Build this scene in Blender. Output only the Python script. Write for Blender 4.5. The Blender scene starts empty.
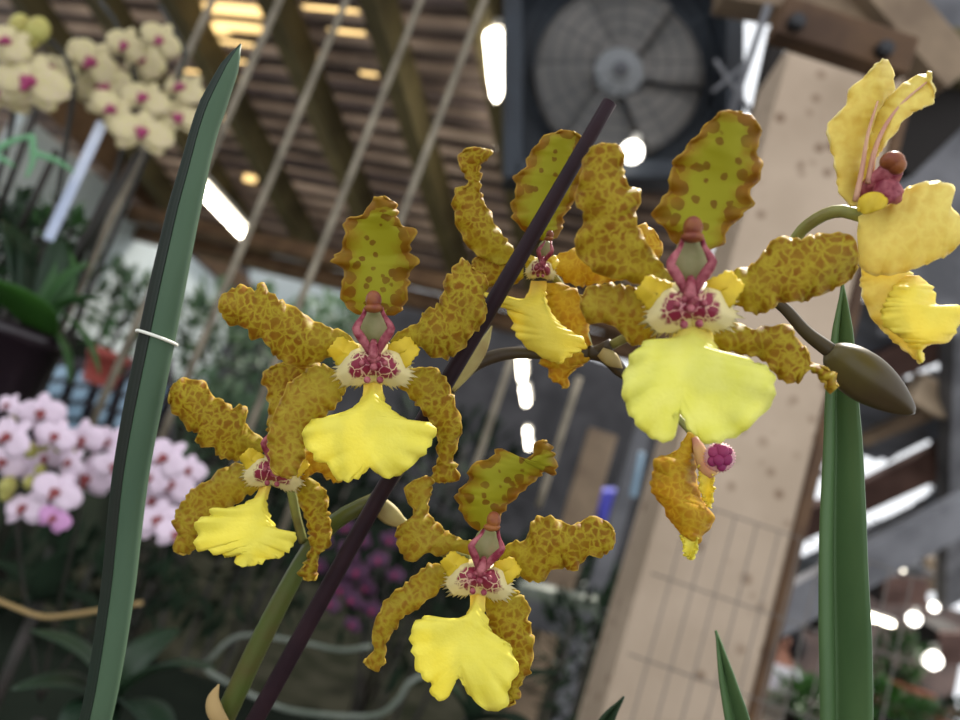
import bpy, bmesh, math, random
from mathutils import Vector, Matrix
rnd = random.Random(7)
D = bpy.data
COL = bpy.context.scene.collection
PI = math.pi

# ------------------------------------------------------------------ camera frame
FPX, PITCH, ROLL = 750.0, math.radians(11), math.radians(19)
CAM = Vector((0, 0, 1.5))
F = Vector((0, math.cos(PITCH), math.sin(PITCH)))
_r0 = Vector((1, 0, 0)); _u0 = Vector((0, -math.sin(PITCH), math.cos(PITCH)))
U = _u0 * math.cos(ROLL) - _r0 * math.sin(ROLL)
R = _r0 * math.cos(ROLL) + _u0 * math.sin(ROLL)
UP = Vector((0, 0, 1))

def ray(px, py):
    return R * ((px - 480) / FPX) + U * ((360 - py) / FPX) + F
def P(px, py, d):
    return CAM + ray(px, py) * d

# ------------------------------------------------------------------ materials
def lin(c):
    c = c / 255.0
    return c / 12.92 if c <= .04045 else ((c + .055) / 1.055) ** 2.4
def rgb(r, g, b): return (lin(r), lin(g), lin(b), 1)

class NT:
    def __init__(s, name):
        s.m = D.materials.new(name); s.m.use_nodes = True
        s.t = s.m.node_tree; s.t.nodes.clear()
        s.out = s.n('ShaderNodeOutputMaterial')
    def n(s, typ, **kw):
        nd = s.t.nodes.new(typ)
        for k, v in kw.items():
            if k.startswith('i_'):
                key = k[2:]
                nd.inputs[int(key) if key.isdigit() else key.replace('_', ' ')].default_value = v
            else: setattr(nd, k, v)
        return nd
    def l(s, a, b): s.t.links.new(a, b)
    def mixc(s, fac, a, b):
        nd = s.n('ShaderNodeMix', data_type='RGBA')
        for sock, v in ((nd.inputs[0], fac), (nd.inputs[6], a), (nd.inputs[7], b)):
            if hasattr(v, 'is_linked'): s.l(v, sock)
            else: sock.default_value = v
        return nd.outputs[2]
    def ramp(s, fac, stops, interp='LINEAR'):
        nd = s.n('ShaderNodeValToRGB'); cr = nd.color_ramp; cr.interpolation = interp
        while len(cr.elements) < len(stops): cr.elements.new(.5)
        for e, (p, c) in zip(cr.elements, stops):
            e.position = p; e.color = c if not isinstance(c, (int, float)) else (c, c, c, 1)
        s.l(fac, nd.inputs[0]); return nd.outputs[0]
    def math(s, op, a, b=0.0, c=None):
        nd = s.n('ShaderNodeMath', operation=op)
        for sock, v in zip(nd.inputs, (a, b) if c is None else (a, b, c)):
            if hasattr(v, 'is_linked'): s.l(v, sock)
            else: sock.default_value = v
        return nd.outputs[0]
    def surf(s, color, rough=.5, trans=0.0, tcol=None, bump=None, spec=.3, metal=0.0):
        b = s.n('ShaderNodeBsdfPrincipled'); b.inputs['Roughness'].default_value = rough
        b.inputs['Specular IOR Level'].default_value = spec
        b.inputs['Metallic'].default_value = metal
        if hasattr(color, 'is_linked'): s.l(color, b.inputs['Base Color'])
        else: b.inputs['Base Color'].default_value = color
        if bump is not None:
            bn = s.n('ShaderNodeBump'); bn.inputs['Strength'].default_value = bump[1]; bn.inputs['Distance'].default_value = bump[2]
            s.l(bump[0], bn.inputs['Height']); s.l(bn.outputs[0], b.inputs['Normal'])
        o = b.outputs[0]
        if trans:
            tr = s.n('ShaderNodeBsdfTranslucent')
            tc = tcol if tcol is not None else color
            if hasattr(tc, 'is_linked'): s.l(tc, tr.inputs[0])
            else: tr.inputs[0].default_value = tc
            mx = s.n('ShaderNodeMixShader'); mx.inputs[0].default_value = trans
            s.l(o, mx.inputs[1]); s.l(tr.outputs[0], mx.inputs[2]); o = mx.outputs[0]
        s.l(o, s.out.inputs[0]); return s.m

def uv(nt, scale=1.0):
    tc = nt.n('ShaderNodeTexCoord'); mp = nt.n('ShaderNodeMapping')
    mp.inputs['Scale'].default_value = (scale,) * 3
    nt.l(tc.outputs['UV'], mp.inputs[0]); return mp.outputs[0]
def attr(nt, name):
    return nt.n('ShaderNodeAttribute', attribute_name=name).outputs['Fac']

def tepal_mat(name, cell, vein, edge, rim, scale=3.6, width=.16, spots=False, trans=.32):
    nt = NT(name); v = uv(nt, 1.0)
    nz = nt.n('ShaderNodeTexNoise', i_Scale=3.0, i_Detail=3.0); nt.l(v, nz.inputs['Vector'])
    wob = nt.n('ShaderNodeVectorMath', operation='MULTIPLY_ADD'); wob.inputs[1].default_value = (.16 if spots else .42,) * 3
    nt.l(nz.outputs['Color'], wob.inputs[0]); nt.l(v, wob.inputs[2])
    vo = nt.n('ShaderNodeTexVoronoi', feature='F1' if spots else 'DISTANCE_TO_EDGE', i_Scale=scale)
    nt.l(wob.outputs[0], vo.inputs['Vector'])
    big = nt.n('ShaderNodeTexNoise', i_Scale=1.6, i_Detail=2.0); nt.l(v, big.inputs['Vector'])
    e = attr(nt, 'edge'); a = attr(nt, 'along')
    if spots:   # green ground, brown spots that crowd to the margin
        thr = nt.math('MULTIPLY_ADD', nt.math('POWER', e, 2.0), .62, .26)
        f = nt.math('SUBTRACT', thr, vo.outputs['Distance'])
        f = nt.ramp(nt.math('MULTIPLY_ADD', f, 3.5, .5), [(.42, 0), (.62, 1)])
        f = nt.math('MULTIPLY', f, .85)
        c = nt.mixc(f, vein, cell)
    else:
        f = nt.ramp(nt.math('ADD', vo.outputs['Distance'], nt.math('MULTIPLY_ADD', big.outputs['Fac'], .3, -.15)), [(.0, 0), (width * 1.5, 1)])
        c = nt.mixc(nt.math('MULTIPLY_ADD', f, .74, .2), vein, cell)
        md = nt.n('ShaderNodeTexNoise', i_Scale=4.5, i_Detail=3.0); nt.l(v, md.inputs['Vector'])
        c = nt.mixc(nt.math('MULTIPLY', nt.ramp(md.outputs['Fac'], [(.5, 0), (.72, 1)]), .45), c, edge)
    fe = nt.ramp(nt.math('ADD', e, nt.math('MULTIPLY_ADD', nz.outputs['Fac'], .7, -.35)), [(.42 if spots else .72, 0), (.9 if spots else 1.0, 1)])
    c = nt.mixc(nt.math('MULTIPLY', fe, .7 if spots else .55), c, edge)
    if not spots:
        c = nt.mixc(nt.math('MULTIPLY', nt.ramp(a, [(.04, 1), (.34, 0)]), .5), c, vein)
    fr = nt.ramp(e, [(.92, 0), (.985, 1)])
    c = nt.mixc(nt.math('MULTIPLY', fr, .7), c, rim)  # yellow margin, with light catching the petal edges put into its colour
    fb = nt.ramp(big.outputs['Fac'], [(.35, 0), (.7, 1)])
    c = nt.mixc(nt.math('MULTIPLY', fb, .25), c, vein)
    return nt.surf(c, .5, trans, c, None, .14)

M = {}
M['tepal'] = tepal_mat('tepal golden brown', rgb(132, 80, 14), rgb(182, 168, 46), rgb(140, 86, 18), rgb(210, 178, 74))
M['tepal_pale'] = tepal_mat('tepal pale brown', rgb(144, 98, 28), rgb(178, 164, 50), rgb(146, 98, 26), rgb(200, 170, 72), width=.2)
M['tepal_gold'] = tepal_mat('tepal amber', rgb(180, 126, 26), rgb(206, 176, 46), rgb(178, 120, 28), rgb(214, 178, 70))
M['dorsal'] = tepal_mat('dorsal spotted', rgb(116, 72, 18), rgb(156, 152, 36), rgb(148, 96, 24), rgb(194, 156, 64), scale=2.4, spots=True)
M['tepal_side'] = tepal_mat('tepal clear gold', rgb(216, 190, 92), rgb(232, 218, 122), rgb(220, 192, 96), rgb(242, 232, 170), width=.34, scale=2.2, trans=.3)

def lip_mat(name, c1, c2):
    nt = NT(name); v = uv(nt, 1.0)
    nz = nt.n('ShaderNodeTexNoise', i_Scale=1.3, i_Detail=3.0); nt.l(v, nz.inputs['Vector'])
    c = nt.mixc(nt.ramp(nz.outputs['Fac'], [(.35, 0), (.7, 1)]), c1, c2)
    fa = nt.ramp(attr(nt, 'along'), [(0.0, 1), (.16, 0)])
    c = nt.mixc(nt.math('MULTIPLY', fa, .55), c, rgb(222, 176, 92))
    fine = nt.n('ShaderNodeTexNoise', i_Scale=9.0, i_Detail=2.0); nt.l(v, fine.inputs['Vector'])
    return nt.surf(c, .45, .3, c, (fine.outputs['Fac'], .12, .002), .3)
M['lip'] = lip_mat('lip yellow', rgb(244, 234, 100), rgb(240, 228, 82))
M['lip_pale'] = lip_mat('lip pale yellow', rgb(236, 234, 124), rgb(230, 228, 98))
M['lip_warm'] = lip_mat('lip warm yellow', rgb(242, 226, 92), rgb(236, 216, 76))

def callus_mat():
    nt = NT('callus cream with plum blotches'); v = uv(nt, 1.0)
    vo = nt.n('ShaderNodeTexVoronoi', feature='DISTANCE_TO_EDGE', i_Scale=3.4)
    nz = nt.n('ShaderNodeTexNoise', i_Scale=6.0); nt.l(v, nz.inputs['Vector'])
    wob = nt.n('ShaderNodeVectorMath', operation='MULTIPLY_ADD'); wob.inputs[1].default_value = (.12,) * 3
    nt.l(nz.outputs['Color'], wob.inputs[0]); nt.l(v, wob.inputs[2]); nt.l(wob.outputs[0], vo.inputs['Vector'])
    f = nt.ramp(vo.outputs['Distance'], [(.025, 0), (.07, 1)])
    e = nt.math('ADD', attr(nt, 'edge'), nt.math('MULTIPLY_ADD', nz.outputs['Fac'], .3, -.15))
    f = nt.math('MULTIPLY', f, nt.ramp(e, [(.56, 1), (.66, 0)]))
    ground = nt.mixc(nt.ramp(attr(nt, 'edge'), [(.2, 0), (.6, 1)]), rgb(214, 150, 150), rgb(222, 208, 150))
    c = nt.mixc(f, ground, rgb(138, 40, 62))
    return nt.surf(c, .4, .2, c, None, .35)
M['callus'] = callus_mat()

def plain(name, c1, c2=None, scale=8.0, rough=.6, trans=0.0, bump=0.0, stretch=None, spec=.3, metal=0.0, lo=.38, hi=.64):
    nt = NT(name); tc = nt.n('ShaderNodeTexCoord'); mp = nt.n('ShaderNodeMapping')
    mp.inputs['Scale'].default_value = stretch or (1, 1, 1)
    nt.l(tc.outputs['Object'], mp.inputs[0])
    nz = nt.n('ShaderNodeTexNoise', i_Scale=scale, i_Detail=5.0); nt.l(mp.outputs[0], nz.inputs['Vector'])
    c = nt.mixc(nt.ramp(nz.outputs['Fac'], [(lo, 0), (hi, 1)]), c1, c2 or c1)
    return nt.surf(c, rough, trans, c, (nz.outputs['Fac'], bump, .01) if bump else None, spec, metal)
def emit(name, c, s):
    nt = NT(name); e = nt.n('ShaderNodeEmission'); e.inputs[0].default_value = c; e.inputs[1].default_value = s
    nt.l(e.outputs[0], nt.out.inputs[0]); return nt.m

M['column'] = plain('column rose', rgb(124, 38, 56), rgb(176, 100, 106), 320, .45, .12)
M['colthroat'] = plain('column throat', rgb(126, 124, 78), rgb(140, 132, 92), 200, .5)
M['callus_pink'] = plain('callus pink', rgb(224, 176, 178), rgb(206, 150, 160), 90, .5, .2)
M['midrib'] = plain('midrib pale pink', rgb(216, 172, 140), rgb(204, 150, 130), 80, .5, .2)
M['cap'] = plain('anther cap', rgb(150, 92, 44), rgb(120, 56, 48), 160, .4, .15)
M['side_lobe'] = plain('side lobe yellow', rgb(224, 196, 52), rgb(212, 184, 48), 200, .5, .25)
M['stem_purple'] = plain('stem dark purple', rgb(30, 17, 24), rgb(40, 24, 30), 60, .55, spec=.15)
M['stem_green'] = plain('stem olive', rgb(70, 88, 36), rgb(78, 76, 38), 40, .4)
M['pedicel'] = plain('pedicel', rgb(136, 144, 78), rgb(116, 104, 62), 60, .45)
M['branch'] = plain('branch', rgb(66, 58, 36), rgb(56, 44, 34), 60, .45)
M['bract'] = plain('bract', rgb(170, 160, 104), rgb(150, 132, 84), 60, .6)
M['bud'] = plain('bud olive', rgb(84, 76, 40), rgb(66, 54, 34), 30, .38, stretch=(1, 1, .3))
M['leaf_terete'] = plain('terete leaf', rgb(74, 96, 74), rgb(62, 84, 64), 30, .5, stretch=(1, 1, .15), spec=.2)
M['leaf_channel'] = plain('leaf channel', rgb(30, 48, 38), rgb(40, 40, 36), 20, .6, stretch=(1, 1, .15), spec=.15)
M['leaf_blade'] = plain('blade leaf', rgb(84, 112, 70), rgb(70, 97, 60), 30, .42, .15, stretch=(1, 1, .1))
M['tie'] = plain('tie', rgb(226, 226, 214), None, 40, .5)
M['roof'] = plain('roof sheet weathered', rgb(150, 132, 124), rgb(100, 88, 84), 3.0, .7, .10, .2, lo=.3, hi=.7)
M['roof_glow'] = plain('translucent roof strip', rgb(192, 180, 168), rgb(134, 122, 112), 2.2, .6, .5, lo=.3, hi=.7)
M['roof_warm'] = plain('translucent warm sheet', rgb(255, 236, 196), None, 3, .6, .9)
M['rafter'] = plain('rafter olive wood', rgb(104, 94, 62), rgb(78, 70, 46), 5, .7, bump=.2)
M['eave'] = plain('eave orange wood', rgb(124, 96, 70), rgb(100, 76, 56), 8, .7)
M['wall_grey'] = plain('wall grey', rgb(196, 204, 204), rgb(180, 190, 190), 2, .8)
M['wall_dark'] = plain('wall dark', rgb(72, 70, 72), rgb(44, 43, 45), 2.2, .8, lo=.3, hi=.7)
M['wall_low'] = plain('wall low dark', rgb(44, 50, 42), rgb(26, 30, 26), 2, 1.0, spec=0.0)  # low walls and bench; shade under the benches put into the colour
M['wall_brown'] = plain('wall brown', rgb(120, 100, 92), rgb(80, 68, 64), 3, .8, lo=.3, hi=.7)
M['floor'] = plain('floor earth', rgb(36, 36, 30), rgb(22, 24, 18), 4, 1.0, spec=0.0)
M['bench'] = plain('bench wood', rgb(90, 78, 62), rgb(64, 56, 46), 8, .8)
M['rod'] = plain('rod tan', rgb(140, 130, 112), rgb(100, 92, 78), 16, .6)
M['post'] = plain('post cream', rgb(206, 186, 160), rgb(184, 162, 136), 4, .7, bump=.15)
M['plank_brown'] = plain('plank brown', rgb(104, 78, 54), rgb(72, 52, 38), 8, .7)
M['plank_cream'] = plain('plank cream', rgb(150, 130, 106), rgb(116, 98, 80), 6, .7)
M['bolt'] = plain('bolt', rgb(60, 60, 62), None, 20, .5, metal=.6)
M['fan_dark'] = plain('fan housing', rgb(48, 54, 62), rgb(38, 42, 48), 6, .5)
M['fan_blade'] = plain('fan blade', rgb(112, 108, 104), rgb(90, 88, 86), 4, .45)
M['fan_hub'] = plain('fan hub', rgb(138, 140, 142), None, 4, .45)
M['wire'] = plain('wire', rgb(110, 104, 98), None, 10, .5, metal=.3)
M['timber_grey'] = plain('timber grey', rgb(120, 120, 124), rgb(86, 86, 90), 5, .8)
M['timber_brown'] = plain('timber brown', rgb(112, 86, 78), rgb(84, 62, 56), 5, .8)
M['timber_dark'] = plain('timber dark', rgb(34, 30, 28), None, 5, .8)
M['metal_sheet'] = plain('metal sheet', rgb(132, 136, 146), rgb(100, 104, 112), 3, .5, stretch=(1, 1, 6))
M['lamp'] = emit('tube light', (1, .92, .76, 1), 10)
M['bulb'] = emit('bulb light', (1, .95, .86, 1), 6)
M['fitting'] = plain('light fitting', rgb(200, 196, 186), None, 5, .5)
M['moth_cream'] = plain('moth cream', rgb(206, 198, 134), rgb(212, 192, 172), 14, .6, .25)
M['moth_white'] = plain('moth white', rgb(242, 226, 238), rgb(230, 208, 226), 30, .6, .25)
M['moth_pink'] = plain('moth lilac', rgb(222, 168, 214), rgb(206, 150, 200), 30, .6, .25)
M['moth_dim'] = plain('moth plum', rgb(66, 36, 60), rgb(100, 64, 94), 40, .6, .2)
M['moth_lip'] = plain('moth lip', rgb(130, 34, 84), rgb(160, 60, 100), 60, .5)
M['moth_lip_red'] = plain('moth lip red', rgb(128, 44, 58), rgb(150, 80, 72), 60, .5)
M['moth_bud'] = plain('moth bud', rgb(176, 172, 96), rgb(160, 148, 80), 40, .5)
M['stem_dark'] = plain('stem dark', rgb(54, 48, 44), rgb(40, 40, 34), 20, .5)
M['pot_dark'] = plain('pot dark', rgb(38, 28, 34), rgb(30, 24, 28), 8, .3, spec=.5)
M['pot_red'] = plain('pot red', rgb(150, 70, 62), None, 8, .6)
M['pot_terra'] = plain('pot terracotta', rgb(178, 110, 82), rgb(150, 92, 70), 8, .7)
M['pot_white'] = plain('pot white', rgb(230, 232, 236), None, 8, .4)
M['tag_white'] = plain('tag blue white', rgb(216, 222, 238), rgb(180, 190, 214), 20, .3)
M['leaf_bright'] = plain('leaf bright', rgb(56, 100, 36), rgb(44, 84, 32), 8, .4, .15)
M['leaf_mid'] = plain('leaf mid', rgb(64, 100, 52), rgb(44, 78, 42), 8, .45, .15)
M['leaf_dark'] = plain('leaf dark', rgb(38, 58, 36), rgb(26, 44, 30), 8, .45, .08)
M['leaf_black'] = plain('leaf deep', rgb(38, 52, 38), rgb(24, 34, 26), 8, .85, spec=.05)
M['leaf_grey'] = plain('leaf grey green', rgb(112, 136, 108), rgb(74, 100, 74), 3, .6, .2)
M['leaf_mint'] = plain('leaf mint', rgb(126, 178, 136), rgb(104, 158, 112), 8, .5, .25)
M['straw'] = plain('straw', rgb(164, 138, 92), None, 20, .7)
M['hoop'] = plain('hoop grey', rgb(120, 126, 116), rgb(96, 104, 92), 20, .6)
M['rack'] = plain('rack', rgb(160, 186, 206), rgb(120, 148, 168), 6, .5)
M['blue'] = plain('blue plastic', rgb(84, 84, 190), None, 6, .4)
M['steel'] = plain('steel bar', rgb(120, 128, 146), None, 6, .4)
M['skin'] = plain('skin', rgb(170, 120, 98), None, 20, .6)
M['shirt'] = plain('shirt white', rgb(232, 226, 232), None, 12, .8)
M['trousers'] = plain('trousers', rgb(50, 52, 60), None, 12, .8)
M['hair'] = plain('hair', rgb(26, 22, 24), None, 30, .6)
M['sign_red'] = plain('sign red', rgb(196, 60, 90), None, 6, .5)

# ------------------------------------------------------------------ mesh helpers
class MB:
    def __init__(s): s.v = []; s.f = []; s.uv = []; s.edge = []; s.al = []
    def add(s, p, uvp=(0, 0), e=0.0, a=0.0):
        s.v.append(Vector(p)); s.uv.append(uvp); s.edge.append(e); s.al.append(a); return len(s.v) - 1
    def grid(s, rows, closed=False):
        for i in range(len(rows) - 1):
            A, B = rows[i], rows[i + 1]; n = len(A)
            for j in range(n if closed else n - 1):
                k = (j + 1) % n; s.f.append((A[j], A[k], B[k], B[j]))
    def box(s, c, ax, ay, az):          # centre and three half-axis vectors
        idx = [s.add(c + ax * i + ay * j + az * k) for i in (-1, 1) for j in (-1, 1) for k in (-1, 1)]
        for q in ((0, 1, 3, 2), (4, 6, 7, 5), (0, 4, 5, 1), (2, 3, 7, 6), (0, 2, 6, 4), (1, 5, 7, 3)):
            s.f.append(tuple(idx[i] for i in q))
    def tube(s, pts, radii, n=10, cap=True, flat=1.0):
        pts = [Vector(p) for p in pts]
        if not hasattr(radii, '__len__'): radii = [radii] * len(pts)
        rows = []; prev = None
        for i, p in enumerate(pts):
            t = (pts[min(i + 1, len(pts) - 1)] - pts[max(i - 1, 0)]).normalized()
            ref = prev if prev is not None else (F if abs(t.dot(F)) < .9 else R)
            x = (ref - t * ref.dot(t)).normalized(); prev = x; y = t.cross(x)
            rows.append([s.add(p + (x * math.cos(2 * PI * k / n) * flat + y * math.sin(2 * PI * k / n)) * radii[i], a=i / (len(pts) - 1)) for k in range(n)])
        s.grid(rows, True)
        if cap:
            s.f.append(tuple(reversed(rows[0]))); s.f.append(tuple(rows[-1]))
    def ball(s, c, r, ax=None, n=12, m=8):
        ax = ax or (Vector((1, 0, 0)), Vector((0, 1, 0)), UP)
        rr = r if hasattr(r, '__len__') else (r, r, r)
        rows = []
        for i in range(m + 1):
            th = PI * (i + .02) / (m + .04)
            rows.append([s.add(c + ax[0] * rr[0] * math.sin(th) * math.cos(2 * PI * k / n) + ax[1] * rr[1] * math.sin(th) * math.sin(2 * PI * k / n) + ax[2] * rr[2] * math.cos(th)) for k in range(n)])
        s.grid(rows, True)
        s.f.append(tuple(reversed(rows[0]))); s.f.append(tuple(rows[-1]))
    def lathe(s, c, prof, axis=UP, n=30):
        x = (R - axis * R.dot(axis)).normalized(); y = axis.cross(x)
        rows = [[s.add(c + axis * h + (x * math.cos(2 * PI * k / n) + y * math.sin(2 * PI * k / n)) * r) for k in range(n)] for r, h in prof]
        s.grid(rows, True)
        s.f.append(tuple(reversed(rows[0]))); s.f.append(tuple(rows[-1]))
    def build(s, name, mat, parent=None, smooth=True, solid=0.0, bevel=0.0, origin=None, sub=0):
        me = D.meshes.new(name)
        o0 = origin if origin is not None else sum(s.v, Vector()) / len(s.v)
        if parent is not None and origin is None: o0 = parent.matrix_world.translation.copy() if False else o0
        me.from_pydata([v - o0 for v in s.v], [], s.f); me.update()
        ul = me.uv_layers.new(name='UVMap')
        for lp in me.loops: ul.data[lp.index].uv = s.uv[lp.vertex_index]
        for nm, vals in (('edge', s.edge), ('along', s.al)):
            at = me.attributes.new(nm, 'FLOAT', 'POINT'); at.data.foreach_set('value', vals)
        for p in me.polygons: p.use_smooth = smooth
        me.materials.append(mat if not isinstance(mat, str) else M[mat])
        bm = bmesh.new(); bm.from_mesh(me); bmesh.ops.recalc_face_normals(bm, faces=bm.faces); bm.to_mesh(me); bm.free()
        o = D.objects.new(name, me); COL.objects.link(o)
        if parent is not None:
            o.parent = parent; o.location = o0 - WORLD[parent.name]
        else: o.location = o0
        WORLD[o.name] = o0
        if solid:
            md = o.modifiers.new('solid', 'SOLIDIFY'); md.thickness = solid; md.offset = 0
        if bevel:
            md = o.modifiers.new('bevel', 'BEVEL'); md.width = bevel; md.segments = 2; md.limit_method = 'ANGLE'
        if sub:
            md = o.modifiers.new('sub', 'SUBSURF'); md.levels = sub; md.render_levels = sub
        return o
WORLD = {}     # every object is unrotated while it is built, so local offsets are plain differences

def tag(o, label=None, cat=None, group=None, kind=None):
    for k, v in (('label', label), ('category', cat), ('group', group), ('kind', kind)):
        if v: o[k] = v
    return o
def empty(name, loc, label=None, cat=None, group=None, parent=None):
    o = D.objects.new(name, None); COL.objects.link(o); o.empty_display_size = .05
    WORLD[o.name] = Vector(loc)
    if parent is not None: o.parent = parent; o.location = Vector(loc) - WORLD[parent.name]
    else: o.location = loc
    return tag(o, label, cat, group)
def copy_obj(o, parent=None, loc=None):
    c = o.copy(); COL.objects.link(c); c.parent = parent
    if loc is not None: c.location = loc
    return c

def catmull(pts, n):
    pts = [Vector(p) for p in pts]
    if len(pts) == 2: return [pts[0].lerp(pts[1], i / n) for i in range(n + 1)]
    ext = [pts[0] * 2 - pts[1]] + pts + [pts[-1] * 2 - pts[-2]]
    dense = []
    for i in range(len(pts) - 1):
        p0, p1, p2, p3 = ext[i:i + 4]
        for k in range(12):
            t = k / 12
            dense.append(.5 * ((2 * p1) + (p2 - p0) * t + (2 * p0 - 5 * p1 + 4 * p2 - p3) * t * t + (3 * p1 - p0 - 3 * p2 + p3) * t ** 3))
    dense.append(pts[-1])
    L = [0]
    for a, b in zip(dense, dense[1:]): L.append(L[-1] + (b - a).length)
    out = []; k = 0
    for i in range(n + 1):
        t = L[-1] * i / n
        while k < len(L) - 2 and L[k + 1] < t: k += 1
        s = (t - L[k]) / max(1e-9, L[k + 1] - L[k])
        out.append(dense[k].lerp(dense[k + 1], min(1, max(0, s))))
    return out
def prof(vals, t):
    if len(vals) == 1: return vals[0]
    x = t * (len(vals) - 1); i = min(int(x), len(vals) - 2); f = x - i
    f = f * f * (3 - 2 * f) * .5 + f * .5
    return vals[i] * (1 - f) + vals[i + 1] * f

def prof_lin(vals, t):
    for (t0, w0), (t1, w1) in zip(vals, vals[1:]):
        if t <= t1: return w0 + (w1 - w0) * (t - t0) / max(1e-6, t1 - t0)
    return vals[-1][1]
class Crop:
    """maps a measured outline to points on a flower held at its own distance"""
    def __init__(s, x0, y0, k): s.x0, s.y0, s.k = x0, y0, k
    def __call__(s, p): return Vector((s.x0 + p[0] / s.k, s.y0 + p[1] / s.k))

def teeth(r, n, amp, gap):
    """a ragged margin: irregular knots joined by straight runs"""
    out = []; a, b, k, g = 0, r.uniform(-1, 1) * amp, 0, 2
    for i in range(n + 1):
        if k >= g: a, b, k, g = b, (r.uniform(.1, 1) if b < 0 else r.uniform(-1, -.1)) * amp, 0, r.choice((gap[0], gap[0], gap[1], gap[1] + 2))
        out.append(a + (b - a) * k / g); k += 1
    return out
def petal(name, crop, left, right, d, parent, mat, dz=(0, 0), cup=.003, ruf=.0020, n=80, m=16, jag=2.4, thick=.0007, seed=0, phase=0.0, gap=(2, 4), split=False):
    """a petal as a curved, ruffled, solid sheet; dz is how far it bends back (+) or forward (-) along its length"""
    r = random.Random(seed + len(left) * 31 + int(left[1][0]))
    A = catmull([crop(p) for p in left], n); B = catmull([crop(p) for p in right], n)
    ox, oy = r.uniform(0, 50), r.uniform(0, 50)
    JA, JB = teeth(r, n, jag, gap), teeth(r, n, jag, gap)
    ax0, ax1 = (A[0] + B[0]) / 2, (A[-1] + B[-1]) / 2
    b = MB(); rows = []; f1 = r.uniform(5, 8); ph1, ph2 = r.uniform(0, 6), r.uniform(0, 6)
    for i in range(n + 1):
        t = i / n; a, c = A[i], B[i]; w = (c - a)
        wl = max(w.length, 1e-6)
        ja, jb = (JA[i], JB[i]) if t > .08 else (0, 0)
        mid = ax0.lerp(ax1, t) if split else None
        ua = w / wl
        if split:                           # push the teeth out along the margin's own normal
            def nrm(E):
                tt_ = E[min(i + 1, n)] - E[max(i - 1, 0)]; q_ = Vector((-tt_.y, tt_.x)); return q_ / max(1e-6, q_.length)
            lim = min(1, (1 - t) * 12)
            a2 = a + nrm(A) * ja * lim; c2 = c - nrm(B) * jb * lim
        else:
            a2 = a + ua * min(ja, wl * .2); c2 = c - ua * min(jb, wl * .2)
        row = []
        for j in range(m + 1):
            s = j / m; v = 2 * s - 1
            q = a2.lerp(c2, s) if not split else (a2.lerp(mid, 2 * s) if s <= .5 else mid.lerp(c2, 2 * s - 1))
            bend = prof(dz, t) + .7 * cup * (v * v - .4) * min(1, wl / 40) + phase * v
            sd = ph1 if v < 0 else ph2
            bend += ruf * math.sin(f1 * 2 * PI * t + sd) * abs(v) ** 4.5 * min(1, t * 5)
            bend += .0006 * math.sin(9 * t + 3 * v + ph2)
            dd = d + bend
            e = abs(v)
            if t > .88: e = max(e, .6 + .4 * (t - .88) / .12)
            row.append(b.add(P(q.x, q.y, dd), (q.x * d / FPX * 100 + ox, q.y * d / FPX * 100 + oy), e, t))
        rows.append(row)
    b.grid(rows)
    return b.build(name, mat, parent, solid=thick, origin=WORLD[parent.name])

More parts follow.
